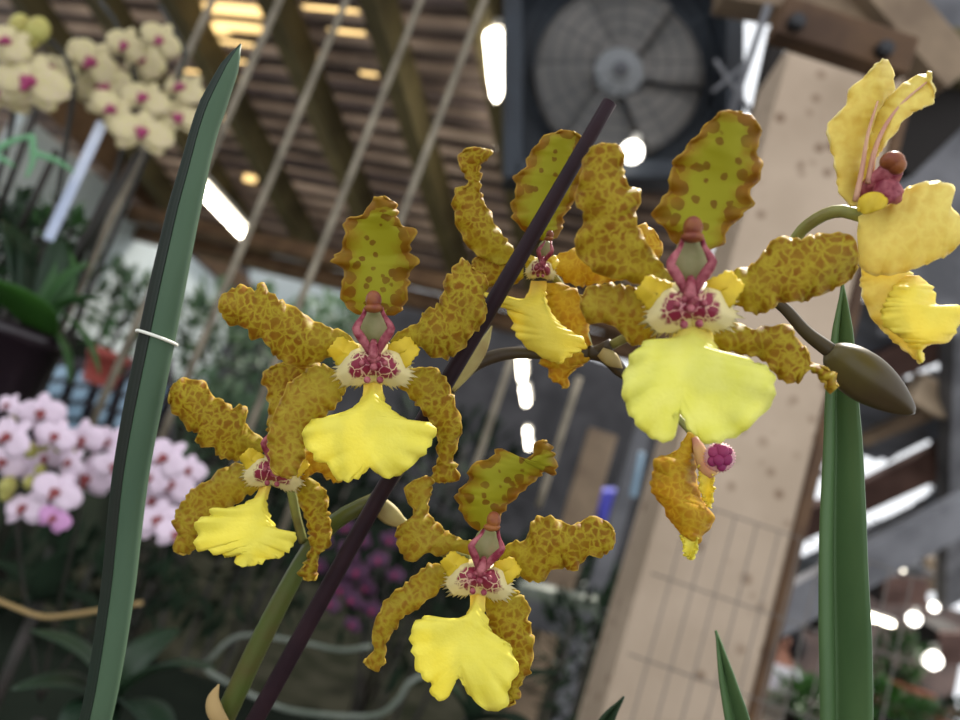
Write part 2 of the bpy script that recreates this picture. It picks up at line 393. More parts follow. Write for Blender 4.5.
def face(crop, c, w, d, parent, rot=0.0, squash=1.0, colw=None, lean=(0, -1), cap=None, pale=False):
    """the heart of a flower: fringed callus, two yellow side lobes, winged column and anther cap"""
    C = crop(c); W = w / crop.k / 2            # half width in photo pixels
    cr, sr = math.cos(rot), math.sin(rot)
    def at(x, y, dz):                           # unit flower coordinates, y up
        X, Y = x * squash * W, -y * W
        return P(C.x + X * cr - Y * sr, C.y + X * sr + Y * cr, d + dz)
    r = random.Random(int(c[0] + c[1]))
    O = WORLD[parent.name]; sc = W * d / FPX
    b = MB(); rows = []; NA = 120
    for i in range(10):
        q = i / 9; row = []
        for k in range(NA):
            th = 2 * PI * k / NA
            dg = math.degrees(math.atan2(math.sin(th), abs(math.cos(th))))
            tab = ((-90, .46), (-68, .56), (-52, .78), (-36, 1.0), (-20, 1.08), (0, .92), (22, .84), (45, .6), (90, .42))
            base = prof_lin(tab, dg)
            if i == 9 and -66 < dg < 8:
                base *= (1.10, .90, 1.0, .84, 1.06, .92)[(k * 5) % 6] + r.uniform(-.03, .03)
            rad = base * q
            dome = -.0045 * (1 - q * q) - .0022 * max(0, math.cos(th * 2)) * q * (1 - q) * 2 + .003 * q * q
            x, y = rad * math.cos(th), rad * math.sin(th)
            row.append(b.add(at(x, y, dome), (x * sc * 100 + r.random() * 0 + C.x, y * sc * 100 + C.y), q, 0))
        rows.append(row)
    b.grid(rows, True); b.f.append(tuple(reversed(rows[0])))
    b.build('callus', M['callus'], parent, solid=.0005, origin=O)
    bumps = MB()
    for x, y, s in ((-.16, -.42, .09), (.16, -.42, .09), (0, -.1, .10), (-.28, 0, .08), (.28, 0, .08), (0, .2, .12), (-.12, .1, .07), (.12, .1, .07)):
        bumps.ball(at(x, y, -.0052), (s * sc, s * sc, s * sc), (R, F, U), 8, 6)
    bumps.build('callus_warts', M['column'], parent, origin=O)
    for sg in (-1, 1):
        lb = MB(); rows = []; NL = 36
        for i in range(7):
            q = i / 6; row = []
            for k in range(NL):
                th = 2 * PI * k / NL; rad = q * (1 + .10 * math.sin(5 * th + sg) + (.06 if k % 2 else -.03) * (q > .9))
                x = sg * .72 + .38 * rad * math.cos(th) + .05 * sg * math.sin(th); y = .26 + .36 * rad * math.sin(th)
                row.append(lb.add(at(x, y, .0004 - .0010 * (1 - q * q) + .0012 * q * math.sin(2 * th)), (0, 0), q, q))
            rows.append(row)
        lb.f.append(tuple(reversed(rows[0]))); lb.grid(rows, True)
        lb.build('side_lobe', M['side_lobe'], parent, solid=.0006, origin=O)
    cw = (colw or .42)
    lx, ly = lean[0], -lean[1]
    ln = 1.35
    def col(x, y, dz):                           # along the column axis
        return at(x + lx * y, .1 + ly * y, dz)
    cb = MB()
    for sg in (-1, 1):
        pts = [col(sg * .05, .05, -.003), col(sg * .22, .40, -.0045), col(sg * cw * 1.02, .72, -.006), col(sg * cw * .95, .86, -.006), col(sg * cw * .6, 1.1, -.005), col(sg * .2, 1.26, -.003)]
        pts = catmull(pts, 14)
        cb.tube(pts, [sc * (.055 + .06 * math.sin(PI * min(1, i / 11))) for i in range(15)], 8, True, .6)
    pts = catmull([col(0, -.1, -.004), col(0, .25, -.005), col(0, .45, -.003)], 6)
    cb.tube(pts, [sc * .12, sc * .13, sc * .13, sc * .12, sc * .11, sc * .10, sc * .08], 8)
    cb.build('column', M['column'], parent, origin=O)
    tb = MB(); tb.ball(col(0, .82, .0005), (sc * cw * .95, sc * .2, sc * .5), (R, F, U), 12, 8)
    tb.build('column_throat', M['colthroat'], parent, origin=O)
    ab = MB(); h = cap or 1.5
    ab.ball(col(0, h, -.0045), (sc * .20, sc * .24, sc * .24), (R, F, U), 14, 10)
    ab.ball(col(0, h - .2, -.005), (sc * .24, sc * .22, sc * .12), (R, F, U), 12, 8)
    ab.build('anther_cap', M['cap'], parent, origin=O)

# ------------------------------------------------------------------ the golden orchid
orchid = empty('orchid', Vector((P(150, 900, .29).x, P(150, 900, .29).y, 1.25)),
               'tall orchid with brown-gold and yellow flowers on a branching dark stem in front', 'orchid')
def flower(px, py, d, label, pts, rad=.0016, mat='pedicel'):
    """a flower is its stalk mesh with every petal, lip and column as children"""
    b = MB(); q = catmull([P(*p) for p in pts], 14); b.tube(q, [rad] * 15, 8)
    o = b.build('flower', M[mat], orchid, origin=P(px, py, d))
    o['label'] = label
    return o

# --- flower A: upper left of centre
A = Crop(210, 180, 2.3226); dA = .250
fa = flower(373, 335, dA, 'wide open flower facing front, uppermost on the left side', [(447, 392, .283), (420, 380, .276), (390, 350, .264), (374, 332, .256)])
petal('dorsal_sepal', A, [(365, 305), (340, 310), (310, 285), (305, 245), (313, 205), (282, 188), (308, 160), (310, 125), (315, 90), (345, 85), (370, 62), (380, 40)],
      [(400, 308), (430, 312), (450, 290), (462, 245), (462, 215), (488, 190), (463, 165), (478, 118), (448, 108), (436, 85), (430, 58), (410, 37)], dA, fa, M['dorsal'], (.006, .005, .004, .0, -.004), .004)
petal('petal', A, [(335, 375), (320, 358), (285, 345), (240, 325), (200, 300), (165, 278), (133, 255), (126, 236), (113, 238), (106, 256), (70, 246), (40, 260), (22, 280)],
      [(330, 400), (300, 402), (275, 412), (240, 428), (205, 434), (165, 418), (142, 397), (120, 370), (95, 367), (85, 345), (55, 337), (35, 325), (20, 295)], dA, fa, M['tepal'], (.004, .001, .0, .003), .005)
petal('petal', A, [(420, 375), (440, 352), (475, 340), (490, 322), (498, 305), (530, 288), (543, 258), (546, 230), (562, 212), (585, 184), (612, 205), (640, 222)],
      [(420, 402), (445, 402), (485, 388), (520, 410), (560, 412), (592, 385), (606, 362), (636, 330), (642, 295), (635, 270), (645, 245), (640, 228)], dA, fa, M['tepal'], (.004, .0, -.001, .004), .005)
petal('lateral_sepal', A, [(300, 445), (250, 430), (212, 450), (180, 480), (160, 520), (140, 570), (134, 620), (140, 655), (150, 682), (175, 692)],
      [(315, 480), (310, 500), (290, 525), (260, 560), (232, 610), (217, 650), (205, 675), (190, 690), (182, 693)], dA, fa, M['tepal_pale'], (.004, .001, -.001, -.002), .004)
petal('lateral_sepal', A, [(430, 450), (440, 478), (470, 510), (500, 545), (523, 580), (528, 620), (528, 655), (513, 690), (530, 702)],
      [(450, 440), (482, 438), (520, 434), (552, 470), (570, 520), (585, 570), (572, 615), (566, 650), (582, 690), (548, 704)], dA, fa, M['tepal'], (.006, .006, .008, .009), .004)
petal('lip', A, [(358, 462), (352, 510), (328, 535), (290, 552), (250, 556), (225, 570), (214, 598), (228, 627), (250, 650), (275, 663), (288, 690), (320, 698), (350, 686), (370, 665)],
      [(396, 462), (404, 510), (425, 540), (460, 560), (490, 570), (512, 566), (526, 590), (510, 617), (492, 640), (470, 662), (445, 682), (415, 692), (392, 682), (372, 666)], dA, fa, M['lip'], (.0, -.004, -.006, -.007), .004, .0011, 80, 20, 2.5, split=True, gap=(2, 3))
face(A, (380, 425), 186, dA - .004, fa, cap=1.47)

# --- flower B: lower left
Bc = Crop(160, 370, 3.275); dB = .268
fb = flower(270, 472, dB, 'flower at the far left, tilted, half under a neighbouring petal', [(303, 541, .287), (296, 515, .281), (290, 488, .275), (276, 474, .269)], .0018)
petal('dorsal_sepal', Bc, [(370, 290), (355, 200), (358, 130), (350, 90), (352, 60), (332, 38), (340, 10), (370, -12), (420, -28)],
      [(410, 300), (450, 200), (480, 100), (500, 40), (515, 0), (525, -20), (505, -35), (480, -40), (440, -35)], dB, fb, M['tepal'], (.003, .004, .007, .008), .004)
petal('petal', Bc, [(345, 235), (328, 218), (300, 200), (278, 172), (287, 124), (262, 112), (240, 125), (210, 98), (180, 92), (160, 75), (155, 45), (130, 34), (100, 27), (65, 30), (35, 62)],
      [(330, 300), (300, 295), (270, 285), (250, 302), (225, 290), (193, 285), (180, 260), (150, 252), (118, 236), (126, 205), (93, 200), (75, 165), (45, 142), (30, 100), (33, 70)], dB, fb, M['tepal'], (.004, .001, .0, .003), .005)
petal('petal', Bc, [(400, 300), (450, 272), (500, 270), (540, 285), (575, 330), (605, 350)],
      [(410, 350), (460, 362), (490, 345), (520, 332), (560, 362), (603, 362)], dB, fb, M['tepal_gold'], (.002, .001, .003), .003, n=28)
petal('lateral_sepal', Bc, [(335, 320), (290, 316), (250, 310), (210, 320), (180, 345), (150, 370), (110, 390), (80, 420), (55, 460), (44, 500), (60, 540), (40, 572), (50, 596)],
      [(335, 380), (305, 400), (280, 412), (250, 440), (220, 460), (190, 480), (170, 500), (150, 520), (135, 545), (125, 570), (112, 590), (90, 603), (60, 600)], dB, fb, M['tepal_pale'], (.004, .003, .005, .006), .004)
petal('lateral_sepal', Bc, [(440, 350), (446, 385), (452, 420), (465, 455), (482, 500), (491, 550), (488, 605), (470, 640), (458, 668), (480, 690)],
      [(490, 355), (515, 370), (542, 395), (550, 430), (556, 490), (561, 530), (548, 580), (518, 605), (516, 640), (512, 690)], dB, fb, M['tepal'], (.003, .003, .004, .004), .005)
petal('lip', Bc, [(330, 380), (316, 412), (290, 437), (250, 450), (205, 460), (165, 458), (166, 475), (112, 497), (120, 530), (116, 580), (160, 592), (183, 602), (192, 590), (215, 607), (245, 596), (256, 642), (285, 640)],
      [(362, 380), (350, 420), (350, 460), (365, 500), (390, 525), (420, 542), (446, 534), (438, 570), (425, 590), (403, 600), (390, 617), (370, 612), (350, 622), (325, 632), (300, 640), (290, 641)], dB, fb, M['lip'], (.0, -.004, -.006, -.007), .004, .0011, 80, 20, 2.5, split=True, gap=(2, 3))
face(Bc, (372, 330), 200, dB - .003, fb, rot=.12, cap=1.4)

# --- flower C: bottom centre
Cc = Crop(350, 430, 2.482); dC = .252
fc = flower(478, 570, dC, 'lowest flower, its lip split in two rounded halves', [(378, 500, .286), (400, 520, .282), (430, 546, .272), (470, 560, .258)], .0019)
petal('dorsal_sepal', Cc, [(322, 250), (295, 232), (270, 185), (266, 155), (300, 120), (294, 95), (345, 70), (370, 46), (400, 62), (430, 73), (455, 60), (460, 35), (475, 25)],
      [(365, 250), (372, 215), (395, 182), (425, 155), (462, 122), (490, 100), (506, 112), (511, 80), (500, 45), (485, 26)], dC, fc, M['dorsal'], (.005, .002, .0, -.004), .007, .002)
petal('petal', Cc, [(370, 305), (400, 280), (440, 266), (453, 224), (490, 214), (520, 226), (560, 236), (602, 214), (640, 232), (655, 246)],
      [(370, 352), (415, 362), (440, 372), (470, 378), (495, 356), (528, 340), (552, 352), (570, 335), (590, 316), (622, 316), (652, 290), (657, 258)], dC, fc, M['tepal'], (.003, .0, .0, .003), .005)
petal('petal', Cc, [(320, 280), (270, 268), (232, 245), (200, 212), (194, 180), (202, 150), (205, 122), (190, 113)],
      [(300, 310), (260, 300), (215, 312), (185, 305), (155, 328), (124, 300), (114, 265), (120, 240), (146, 230), (156, 200), (144, 172), (133, 150), (160, 124)], dC, fc, M['tepal_pale'], (.003, .002, .002, .005), .006, .002)
petal('lateral_sepal', Cc, [(290, 345), (250, 352), (232, 340), (205, 330), (175, 350), (130, 386), (100, 410), (78, 440), (62, 480), (54, 520), (62, 545), (32, 576)],
      [(290, 370), (240, 382), (220, 402), (195, 422), (160, 447), (130, 467), (106, 500), (90, 530), (85, 575), (68, 596), (45, 590)], dC, fc, M['tepal_pale'], (.005, .004, .006, .009), .004)
petal('lateral_sepal', Cc, [(330, 390), (334, 440), (340, 490), (355, 535), (375, 570), (385, 600), (390, 640), (388, 670), (385, 686)],
      [(385, 385), (420, 405), (440, 430), (445, 480), (457, 520), (454, 560), (446, 600), (424, 630), (420, 662), (392, 688)], dC, fc, M['tepal'], (.005, .005, .006, .006), .003)
petal('lip', Cc, [(298, 405), (298, 450), (288, 472), (260, 486), (220, 485), (192, 463), (172, 470), (149, 500), (156, 550), (166, 592), (190, 622), (201, 625), (206, 662), (237, 671), (246, 660), (250, 632), (268, 614)],
      [(334, 405), (335, 455), (347, 497), (370, 530), (402, 533), (400, 552), (420, 577), (414, 610), (395, 640), (388, 686), (345, 697), (320, 681), (298, 655), (282, 628), (272, 614)], dC, fc, M['lip'], (.0, -.004, -.006, -.007), .004, .0011, 80, 20, 2.5, split=True, gap=(2, 3))
face(Cc, (322, 365), 175, dC - .004, fc, rot=.1, lean=(.15, -1), cap=1.55)

# --- flower D: top centre, behind the dark stem
Dc = Crop(430, 110, 2.572); dD = .276
fd = flower(540, 262, dD, 'flower at top centre crossed by the dark purple stem', [(590, 352, .287), (580, 320, .29), (560, 285, .288), (542, 264, .281)])
petal('petal', Dc, [(180, 400), (130, 378), (100, 352), (74, 310), (58, 250), (65, 205), (96, 195), (90, 165), (74, 140), (84, 106), (110, 96)],
      [(225, 385), (215, 360), (200, 338), (170, 300), (150, 260), (131, 215), (130, 180), (129, 142), (152, 122), (160, 106), (130, 98)], dD, fd, M['tepal'], (.004, .003, .002, -.001), .004)
petal('dorsal_sepal', Dc, [(290, 335), (258, 322), (225, 292), (210, 260), (220, 200), (214, 172), (240, 155), (254, 120), (275, 85), (310, 62), (345, 51)],
      [(325, 330), (335, 310), (345, 275), (370, 232), (382, 200), (398, 165), (402, 120), (392, 75), (372, 55)], dD, fd, M['dorsal'], (.005, .003, .001, -.003), .005)
petal('petal', Dc, [(305, 385), (350, 366), (400, 345), (440, 330), (490, 315), (525, 294), (560, 298), (592, 330), (597, 365)],
      [(305, 415), (330, 425), (370, 452), (420, 450), (480, 440), (530, 425), (565, 405), (582, 390), (596, 372)], dD, fd, M['tepal_gold'], (.003, .002, .003, .006), .004)
petal('lateral_sepal', Dc, [(240, 390), (215, 375), (180, 362), (150, 366), (125, 375), (110, 390), (108, 400)],
      [(240, 430), (225, 442), (190, 462), (150, 452), (130, 432), (115, 418), (108, 408)], dD, fd, M['tepal'], (.005, .006, .008), .003, n=26)
petal('lateral_sepal', Dc, [(300, 445), (290, 520), (285, 580), (282, 645), (305, 665), (308, 695), (330, 700), (343, 716)],
      [(335, 445), (382, 470), (404, 530), (408, 590), (408, 640), (380, 662), (360, 680), (350, 716)], dD, fd, M['tepal_gold'], (.006, .006, .008, .009), .004)
petal('lip', Dc, [(262, 440), (252, 475), (225, 497), (195, 490), (142, 470), (150, 488), (188, 510), (205, 530), (218, 570), (240, 600), (270, 622), (300, 640), (332, 652)],
      [(300, 440), (300, 500), (320, 535), (350, 565), (396, 590), (402, 604), (382, 622), (355, 636), (336, 652)], dD, fd, M['lip_warm'], (.0, -.004, -.006, -.007), .006, .0011, 80, 20, 2.5, split=True, gap=(2, 3), phase=-.002)
face(Dc, (285, 405), 100, dD - .004, fd, rot=.05, lean=(.3, -1), cap=1.6, squash=.8)

# --- flower E: large, right of centre and nearest
Ec = Crop(560, 100, 2.057); dE = .214
fe = flower(690, 300, dE, 'largest and nearest flower, right of centre, with a pale broad lip', [(612, 345, .282), (640, 330, .268), (665, 315, .245), (688, 302, .229)], .0018)
petal('dorsal_sepal', Ec, [(268, 308), (235, 292), (214, 260), (188, 240), (206, 210), (225, 180), (229, 135), (256, 100), (285, 70), (320, 32), (345, 22)],
      [(302, 308), (332, 296), (345, 265), (372, 240), (397, 215), (393, 190), (418, 140), (405, 110), (412, 75), (402, 40), (375, 25)], dE, fe, M['dorsal'], (.004, .004, .003, .0, -.003), .004)
petal('petal', Ec, [(195, 385), (140, 372), (95, 362), (45, 330), (30, 290), (50, 250), (33, 200), (44, 160), (50, 120), (60, 100), (85, 90)],
      [(235, 370), (215, 345), (195, 318), (170, 280), (154, 240), (167, 190), (147, 180), (130, 150), (132, 110), (112, 90)], dE, fe, M['tepal'], (.003, .0, -.002, -.004), .005)
petal('petal', Ec, [(340, 375), (365, 350), (400, 335), (430, 300), (450, 279), (480, 285), (530, 277), (570, 273), (602, 283), (613, 318)],
      [(340, 415), (370, 422), (400, 442), (440, 426), (453, 415), (490, 416), (530, 402), (560, 390), (592, 372), (612, 345)], dE, fe, M['tepal'], (.002, .0, .0, .004), .005)
petal('lateral_sepal', Ec, [(215, 398), (190, 392), (150, 385), (100, 379), (60, 385), (42, 405)],
      [(220, 440), (206, 462), (190, 495), (150, 507), (130, 482), (100, 460), (60, 456), (43, 430)], dE, fe, M['tepal_pale'], (.005, .006, .01), .004, n=40)
petal('lateral_sepal', Ec, [(300, 450), (330, 452), (360, 458), (400, 470), (440, 464), (478, 468), (482, 490), (505, 508), (520, 540), (560, 558), (572, 590)],
      [(290, 480), (310, 495), (330, 512), (370, 522), (420, 537), (442, 562), (470, 582), (492, 577), (512, 555), (538, 577), (555, 606)], dE, fe, M['tepal'], (.005, .005, .006, .005), .004)
petal('lip', Ec, [(242, 455), (226, 500), (190, 493), (160, 510), (138, 545), (128, 610), (150, 652), (180, 690), (226, 700), (234, 652), (246, 640)],
      [(308, 455), (320, 510), (350, 530), (400, 540), (432, 555), (442, 590), (430, 632), (390, 672), (350, 696), (308, 706), (280, 690), (256, 657), (249, 641)], dE, fe, M['lip_pale'], (.0, -.004, -.006, -.007), .004, .0011, 80, 20, 2.5, split=True, gap=(2, 3))
face(Ec, (268, 420), 196, dE - .004, fe, rot=-.06, lean=(.1, -1), cap=1.5)

# --- flower F: far right, seen from the side
Fc = Crop(800, 40, 1.8); dF = .232
ff = flower(870, 218, dF, 'clear golden flower at the right edge, seen from the side', [(775, 290, .262), (795, 240, .256), (815, 220, .248), (838, 211, .241), (862, 216, .235)], .0021)
petal('petal', Fc, [(92, 300), (70, 272), (64, 230), (54, 190), (49, 155), (70, 130), (84, 118), (88, 90), (114, 70), (130, 50), (150, 34)],
      [(116, 295), (121, 240), (130, 180), (146, 130), (158, 110), (167, 95), (167, 58), (157, 36)], dF, ff, M['tepal_side'], (.002, .0, -.003, -.004), .005, .0009, jag=1.4, gap=(2, 5), phase=.004)
petal('dorsal_sepal', Fc, [(116, 270), (120, 210), (135, 150), (155, 110), (185, 80), (215, 64), (228, 62), (232, 56)],
      [(126, 265), (136, 215), (168, 170), (200, 132), (236, 116), (243, 92), (236, 70), (238, 58)], dF, ff, M['tepal_side'], (.0, -.005, -.007, -.006), .006, .0009, jag=1.4, gap=(2, 5), phase=-.004)
petal('petal', Fc, [(105, 320), (130, 305), (160, 296), (190, 268), (240, 255), (276, 266), (270, 298), (288, 322), (288, 345)],
      [(105, 350), (107, 380), (110, 410), (130, 422), (180, 420), (230, 402), (262, 388), (286, 366), (290, 350)], dF, ff, M['tepal_side'], (.0, -.006, -.010, -.012), .006, .0009, jag=1.4, gap=(2, 5))
petal('lateral_sepal', Fc, [(112, 400), (109, 430), (112, 460), (130, 500), (155, 530), (190, 560), (217, 582)],
      [(170, 400), (200, 420), (205, 450), (203, 500), (215, 550), (223, 577)], dF, ff, M['tepal_side'], (.001, .0, -.003), .004, .0009, jag=1.4, gap=(2, 5))
petal('lip', Fc, [(190, 425), (165, 450), (150, 482), (150, 512), (180, 532), (208, 560), (217, 581)],
      [(212, 425), (238, 448), (248, 478), (288, 480), (287, 512), (265, 542), (238, 546), (219, 558), (221, 580)], dF, ff, M['lip_warm'], (-.004, -.010, -.012, -.01), .006, .001)
ob = MB(); q = catmull([P(*Fc((126, 292)), dF - .001), P(*Fc((142, 262)), dF - .006), P(*Fc((160, 240)), dF - .010), P(*Fc((166, 222)), dF - .012)], 10)
ob.tube(q, [.003, .004, .0046, .005, .0051, .005, .0048, .0044, .004, .0036, .003], 14, True, .7)
for e_ in ((178, 292), (184, 270)): ob.tube(catmull([P(*Fc((138, 280)), dF - .008), P(*Fc((160, 272)), dF - .012), P(*Fc(e_), dF - .010)], 8), [.004, .0044, .0044, .004, .0036, .003, .0024, .0018, .001], 8, True, .5)
ob.build('column', M['column'], ff, origin=WORLD[ff.name])
for pts in (((100, 290), (112, 230), (122, 170), (140, 110)), ((122, 258), (134, 200), (156, 150), (190, 108), (228, 76))):
    ob = MB(); ob.tube(catmull([P(*Fc(p), dF - .0085) for p in pts], 16), [.0009 - .0006 * i / 16 for i in range(17)], 6)
    o = ob.build('midrib', M['midrib'], ff, origin=WORLD[ff.name]); o['label'] = 'pale pink midrib'
ob = MB(); ob.ball(P(*Fc((166, 218)), dF - .013), (.0034, .0034, .0028), (R, F, U)); ob.ball(P(*Fc((174, 226)), dF - .0135), (.0026, .0028, .0026), (R, F, U))
ob.build('anther_cap', M['cap'], ff, origin=WORLD[ff.name])
petal('side_lobe', Fc, [(106, 308), (104, 292), (118, 278), (140, 274), (156, 286)], [(112, 312), (122, 312), (138, 308), (150, 302), (157, 292)], dF - .013, ff, M['side_lobe'], (0, -.001, 0), .002, 0.0, n=20, m=10, jag=.3)

# --- flower G: nodding half closed one below E
Gc = Crop(560, 430, 2.482); dG = .262
fg = flower(690, 440, dG, 'nodding half closed amber flower hanging below the largest one', [(628, 378, .287), (650, 400, .284), (675, 415, .276), (692, 432, .266)])
petal('petal', Gc, [(345, 50), (345, 80), (346, 120), (352, 160), (366, 190)], [(372, 70), (378, 100), (383, 125), (382, 160), (376, 195)], dG - .001, fg, M['lip_warm'], (-.001, -.003, -.001), -.006, n=40)
petal('petal', Gc, [(300, 215), (298, 240), (302, 280), (312, 312), (322, 322)], [(335, 220), (334, 250), (342, 280), (340, 306), (328, 322)], dG, fg, M['lip'], (.001, -.002, .0), -.004, n=40)
petal('lateral_sepal', Gc, [(318, 5), (296, 45), (266, 64), (234, 73), (233, 112), (224, 140), (250, 180), (268, 218), (284, 235), (296, 252), (310, 262)],
      [(334, 5), (338, 60), (336, 110), (346, 150), (358, 182), (381, 215), (374, 240), (352, 262), (345, 284), (322, 270)], dG, fg, M['tepal_gold'], (.001, -.004, -.006, -.002), .012, phase=.002)
gb = MB(); rows = []; gc = Vector(Gc((396, 68))); NA = 60
for i in range(8):
    q = i / 7
    rows.append([gb.add(P(gc.x + 15 * q * math.cos(2 * PI * k / NA) * (1.08 if k % 2 else .94 if i == 7 else 1), gc.y + 14 * q * math.sin(2 * PI * k / NA) * (1.08 if k % 2 else .94 if i == 7 else 1), dG - .010 - .004 * (1 - q * q)),
                 (math.cos(2 * PI * k / NA) * q * .36 + 3, math.sin(2 * PI * k / NA) * q * .36 + 7), q * .60, 0) for k in range(NA)])
gb.grid(rows, True); gb.f.append(tuple(reversed(rows[0])))
gb.build('callus', M['callus_pink'], fg, solid=.0006, origin=WORLD[fg.name])
gb = MB()
for ax_, ay_, r_ in ((-6, -5, .0014), (3, -6, .0016), (7, 2, .0015), (-1, 3, .0014), (-7, 4, .0013), (2, 9, .0012), (-2, -10, .0011), (9, -6, .001)): gb.ball(P(gc.x + ax_, gc.y + ay_, dG - .0142 + .0026 * (ax_ ** 2 + ay_ ** 2) / 200), (r_ * 1.4, r_ * .7, r_ * 1.4), (R, F, U), 10, 6)
gb.build('callus_warts', M['moth_lip'], fg, origin=WORLD[fg.name])
gb = MB(); gb.tube(catmull([P(*Gc((336, 20)), dG), P(*Gc((350, 60)), dG - .003), P(*Gc((368, 98)), dG - .003), P(*Gc((385, 90)), dG - .001)], 10), [.0014, .0016, .002, .0022, .0024, .0026, .0028, .003, .003, .0026, .002], 10)
gb.build('column', plain('column pale', rgb(206, 168, 110), rgb(190, 130, 110), 160, .5), fg, origin=WORLD[fg.name])

# --- stems
OW = WORLD[orchid.name]
def stem(name, pts, radii, mat, label=None, n=40, parent=orchid, sides=12):
    b = MB(); q = catmull([p if isinstance(p, Vector) else P(*p) for p in pts], n)
    rr = [prof(radii, i / n) for i in range(n + 1)]
    b.tube(q, rr, sides); o = b.build(name, M[mat], parent, origin=WORLD[parent.name])
    if label: o['label'] = label
    return o
stem('stem', [(610, 102, .258), (500, 291, .264), (376, 502, .272), (255, 720, .282), (170, 868, .288), OW + Vector((.012, 0, 0))], [.0025, .0030, .0030, .0033, .0036, .0044], 'stem_purple', 'dark purple stem with a blunt upper end')
stem('stem', [(376, 500, .284), (345, 515, .285), (318, 538, .286), (292, 580, .287), (255, 652, .289), (222, 722, .291), (150, 862, .294), OW + Vector((-.012, .004, 0))], [.0030, .0034, .0040, .0042, .0042, .0042, .0046, .005], 'stem_green', 'olive green stem')
stem('stem', [(376, 500, .284), (410, 450, .287), (447, 390, .287), (472, 366, .286), (505, 354, .286), (545, 353, .286), (590, 353, .286), (612, 344, .282)], [.0030, .0030, .0032, .0034, .0026, .0023, .0026, .0022], 'branch', 'olive brown side branch')
stem('stem', [(588, 352, .286), (606, 356, .285), (620, 370, .284), (630, 380, .284)], [.0026, .0030, .0028, .0016], 'branch', n=16)
stem('stem', [(630, 330, .262), (700, 310, .262), (760, 296, .258), (782, 306, .254), (806, 332, .249), (832, 352, .245)], [.0015, .0016, .0018, .0018, .0020, .0026], 'branch', 'brown stalk of the unopened bud')
def bract(pts, w, mat='bract', label=None):
    b = MB(); q = catmull([P(*p) for p in pts], 14); rows = []
    for i, p in enumerate(q):
        t = i / 14; ww = w * (1 - t ** 3) * (.7 + .5 * math.sin(PI * t)); tn = (q[min(i + 1, 14)] - q[max(i - 1, 0)]).normalized(); sx = tn.cross(F).normalized()
        rows.append([b.add(p + sx * ww * math.sin(a) - F * ww * .9 * math.cos(a)) for a in (-1.2, -.8, -.4, 0, .4, .8, 1.2)])
    b.grid(rows); o = b.build('bract', M[mat], orchid, solid=.0006, origin=OW)
    if label: o['label'] = label
bract([(376, 500, .282), (388, 512, .280), (402, 522, .279), (412, 524, .279)], .0036)
bract([(600, 352, .281), (612, 360, .280), (622, 368, .281)], .0026)
bract([(226, 724, .285), (217, 712, .284), (214, 698, .284), (219, 684, .284)], .0030, 'straw', 'dry cream bract')
bract([(450, 388, .283), (480, 350, .282), (492, 326, .282)], .0030)
# bud
bb = MB(); a0, a1 = P(829, 350, .245), P(915, 414, .243); ax = (a1 - a0); Lb = ax.length; ax.normalize(); sd = ax.cross(F).normalized(); rows = []
for i in range(25):
    t = i / 24; r_ = .0092 * (math.sin(PI * min(1, t * .98 + .02) ** .85) ** .62) * (1 - .25 * t)
    rows.append([bb.add(a0 + ax * Lb * t + (sd * math.cos(2 * PI * k / 24) + F * math.sin(2 * PI * k / 24)) * r_ * (1 - .08 * abs(math.cos(1.5 * 2 * PI * k / 24 + .4)) ** 8), a=t) for k in range(24)])
bb.grid(rows, True); bb.f.append(tuple(reversed(rows[0]))); bb.f.append(tuple(rows[-1]))
tag(bb.build('bud', M['bud'], orchid, origin=OW), 'olive brown closed bud')

# ------------------------------------------------------------------ leaves close to the camera
def sweep(name, pts, widths, profile, mat, closed=False, solid=0.0, n=70, parent=None):
    q = catmull([Vector((*p, 0)) if len(p) == 2 else Vector(p) for p in pts], n)
    b = MB(); rows = []
    for i, p in enumerate(q):
        t = i / n; a, c = q[max(i - 1, 0)], q[min(i + 1, n)]
        dx, dy = c.x - a.x, c.y - a.y; L = math.hypot(dx, dy); nx, ny = -dy / L, dx / L
        if nx < 0: nx, ny = -nx, -ny
        w = prof_lin(widths, t); wm = w * p.z / FPX
        rows.append([b.add(P(p.x + nx * u * w, p.y + ny * u * w, p.z) + F * (k * wm), a=t) for u, k in profile])
    b.grid(rows, closed)
    if closed: b.f.append(tuple(reversed(rows[0]))); b.f.append(tuple(rows[-1]))
    base = WORLD[parent.name] if parent else Vector(sum(b.v, Vector()) / len(b.v))
    return b.build(name, M[mat], parent, solid=solid, origin=base)
ring = []
for k in range(64):
    th = 2 * PI * k / 64                                        # th = 0 points right, grows towards the viewer
    g = math.atan2(math.sin(th - 2.14), math.cos(th - 2.14))
    rr = .5 * (1 - .22 * math.exp(-(g / .46) ** 4))
    ring.append((rr * math.cos(th), -rr * math.sin(th) * .9))
lf = sweep('leaf', [(20, 960, .288), (60, 840, .284), (96, 720, .280), (117, 600, .277), (132, 470, .275), (157, 340, .273), (180, 230, .272), (192, 180, .271), (208, 120, .271), (229, 70, .271), (241, 44, .271)],
           [(0, 27), (.30, 30), (.45, 32), (.6, 35), (.72, 34), (.82, 30), (.87, 26), (.93, 25), (.975, 17), (1, 1)], ring, 'leaf_terete', True)
LP = [(20, 960, .288), (60, 840, .284), (96, 720, .280), (117, 600, .277), (132, 470, .275), (157, 340, .273), (180, 230, .272), (192, 180, .271), (208, 120, .271), (229, 70, .271), (241, 44, .271)]
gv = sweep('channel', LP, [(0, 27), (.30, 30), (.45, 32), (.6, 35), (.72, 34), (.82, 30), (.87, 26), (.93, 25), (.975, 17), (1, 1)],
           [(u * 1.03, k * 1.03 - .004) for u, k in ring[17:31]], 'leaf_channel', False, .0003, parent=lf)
gv['label'] = 'dark channel along the leaf'
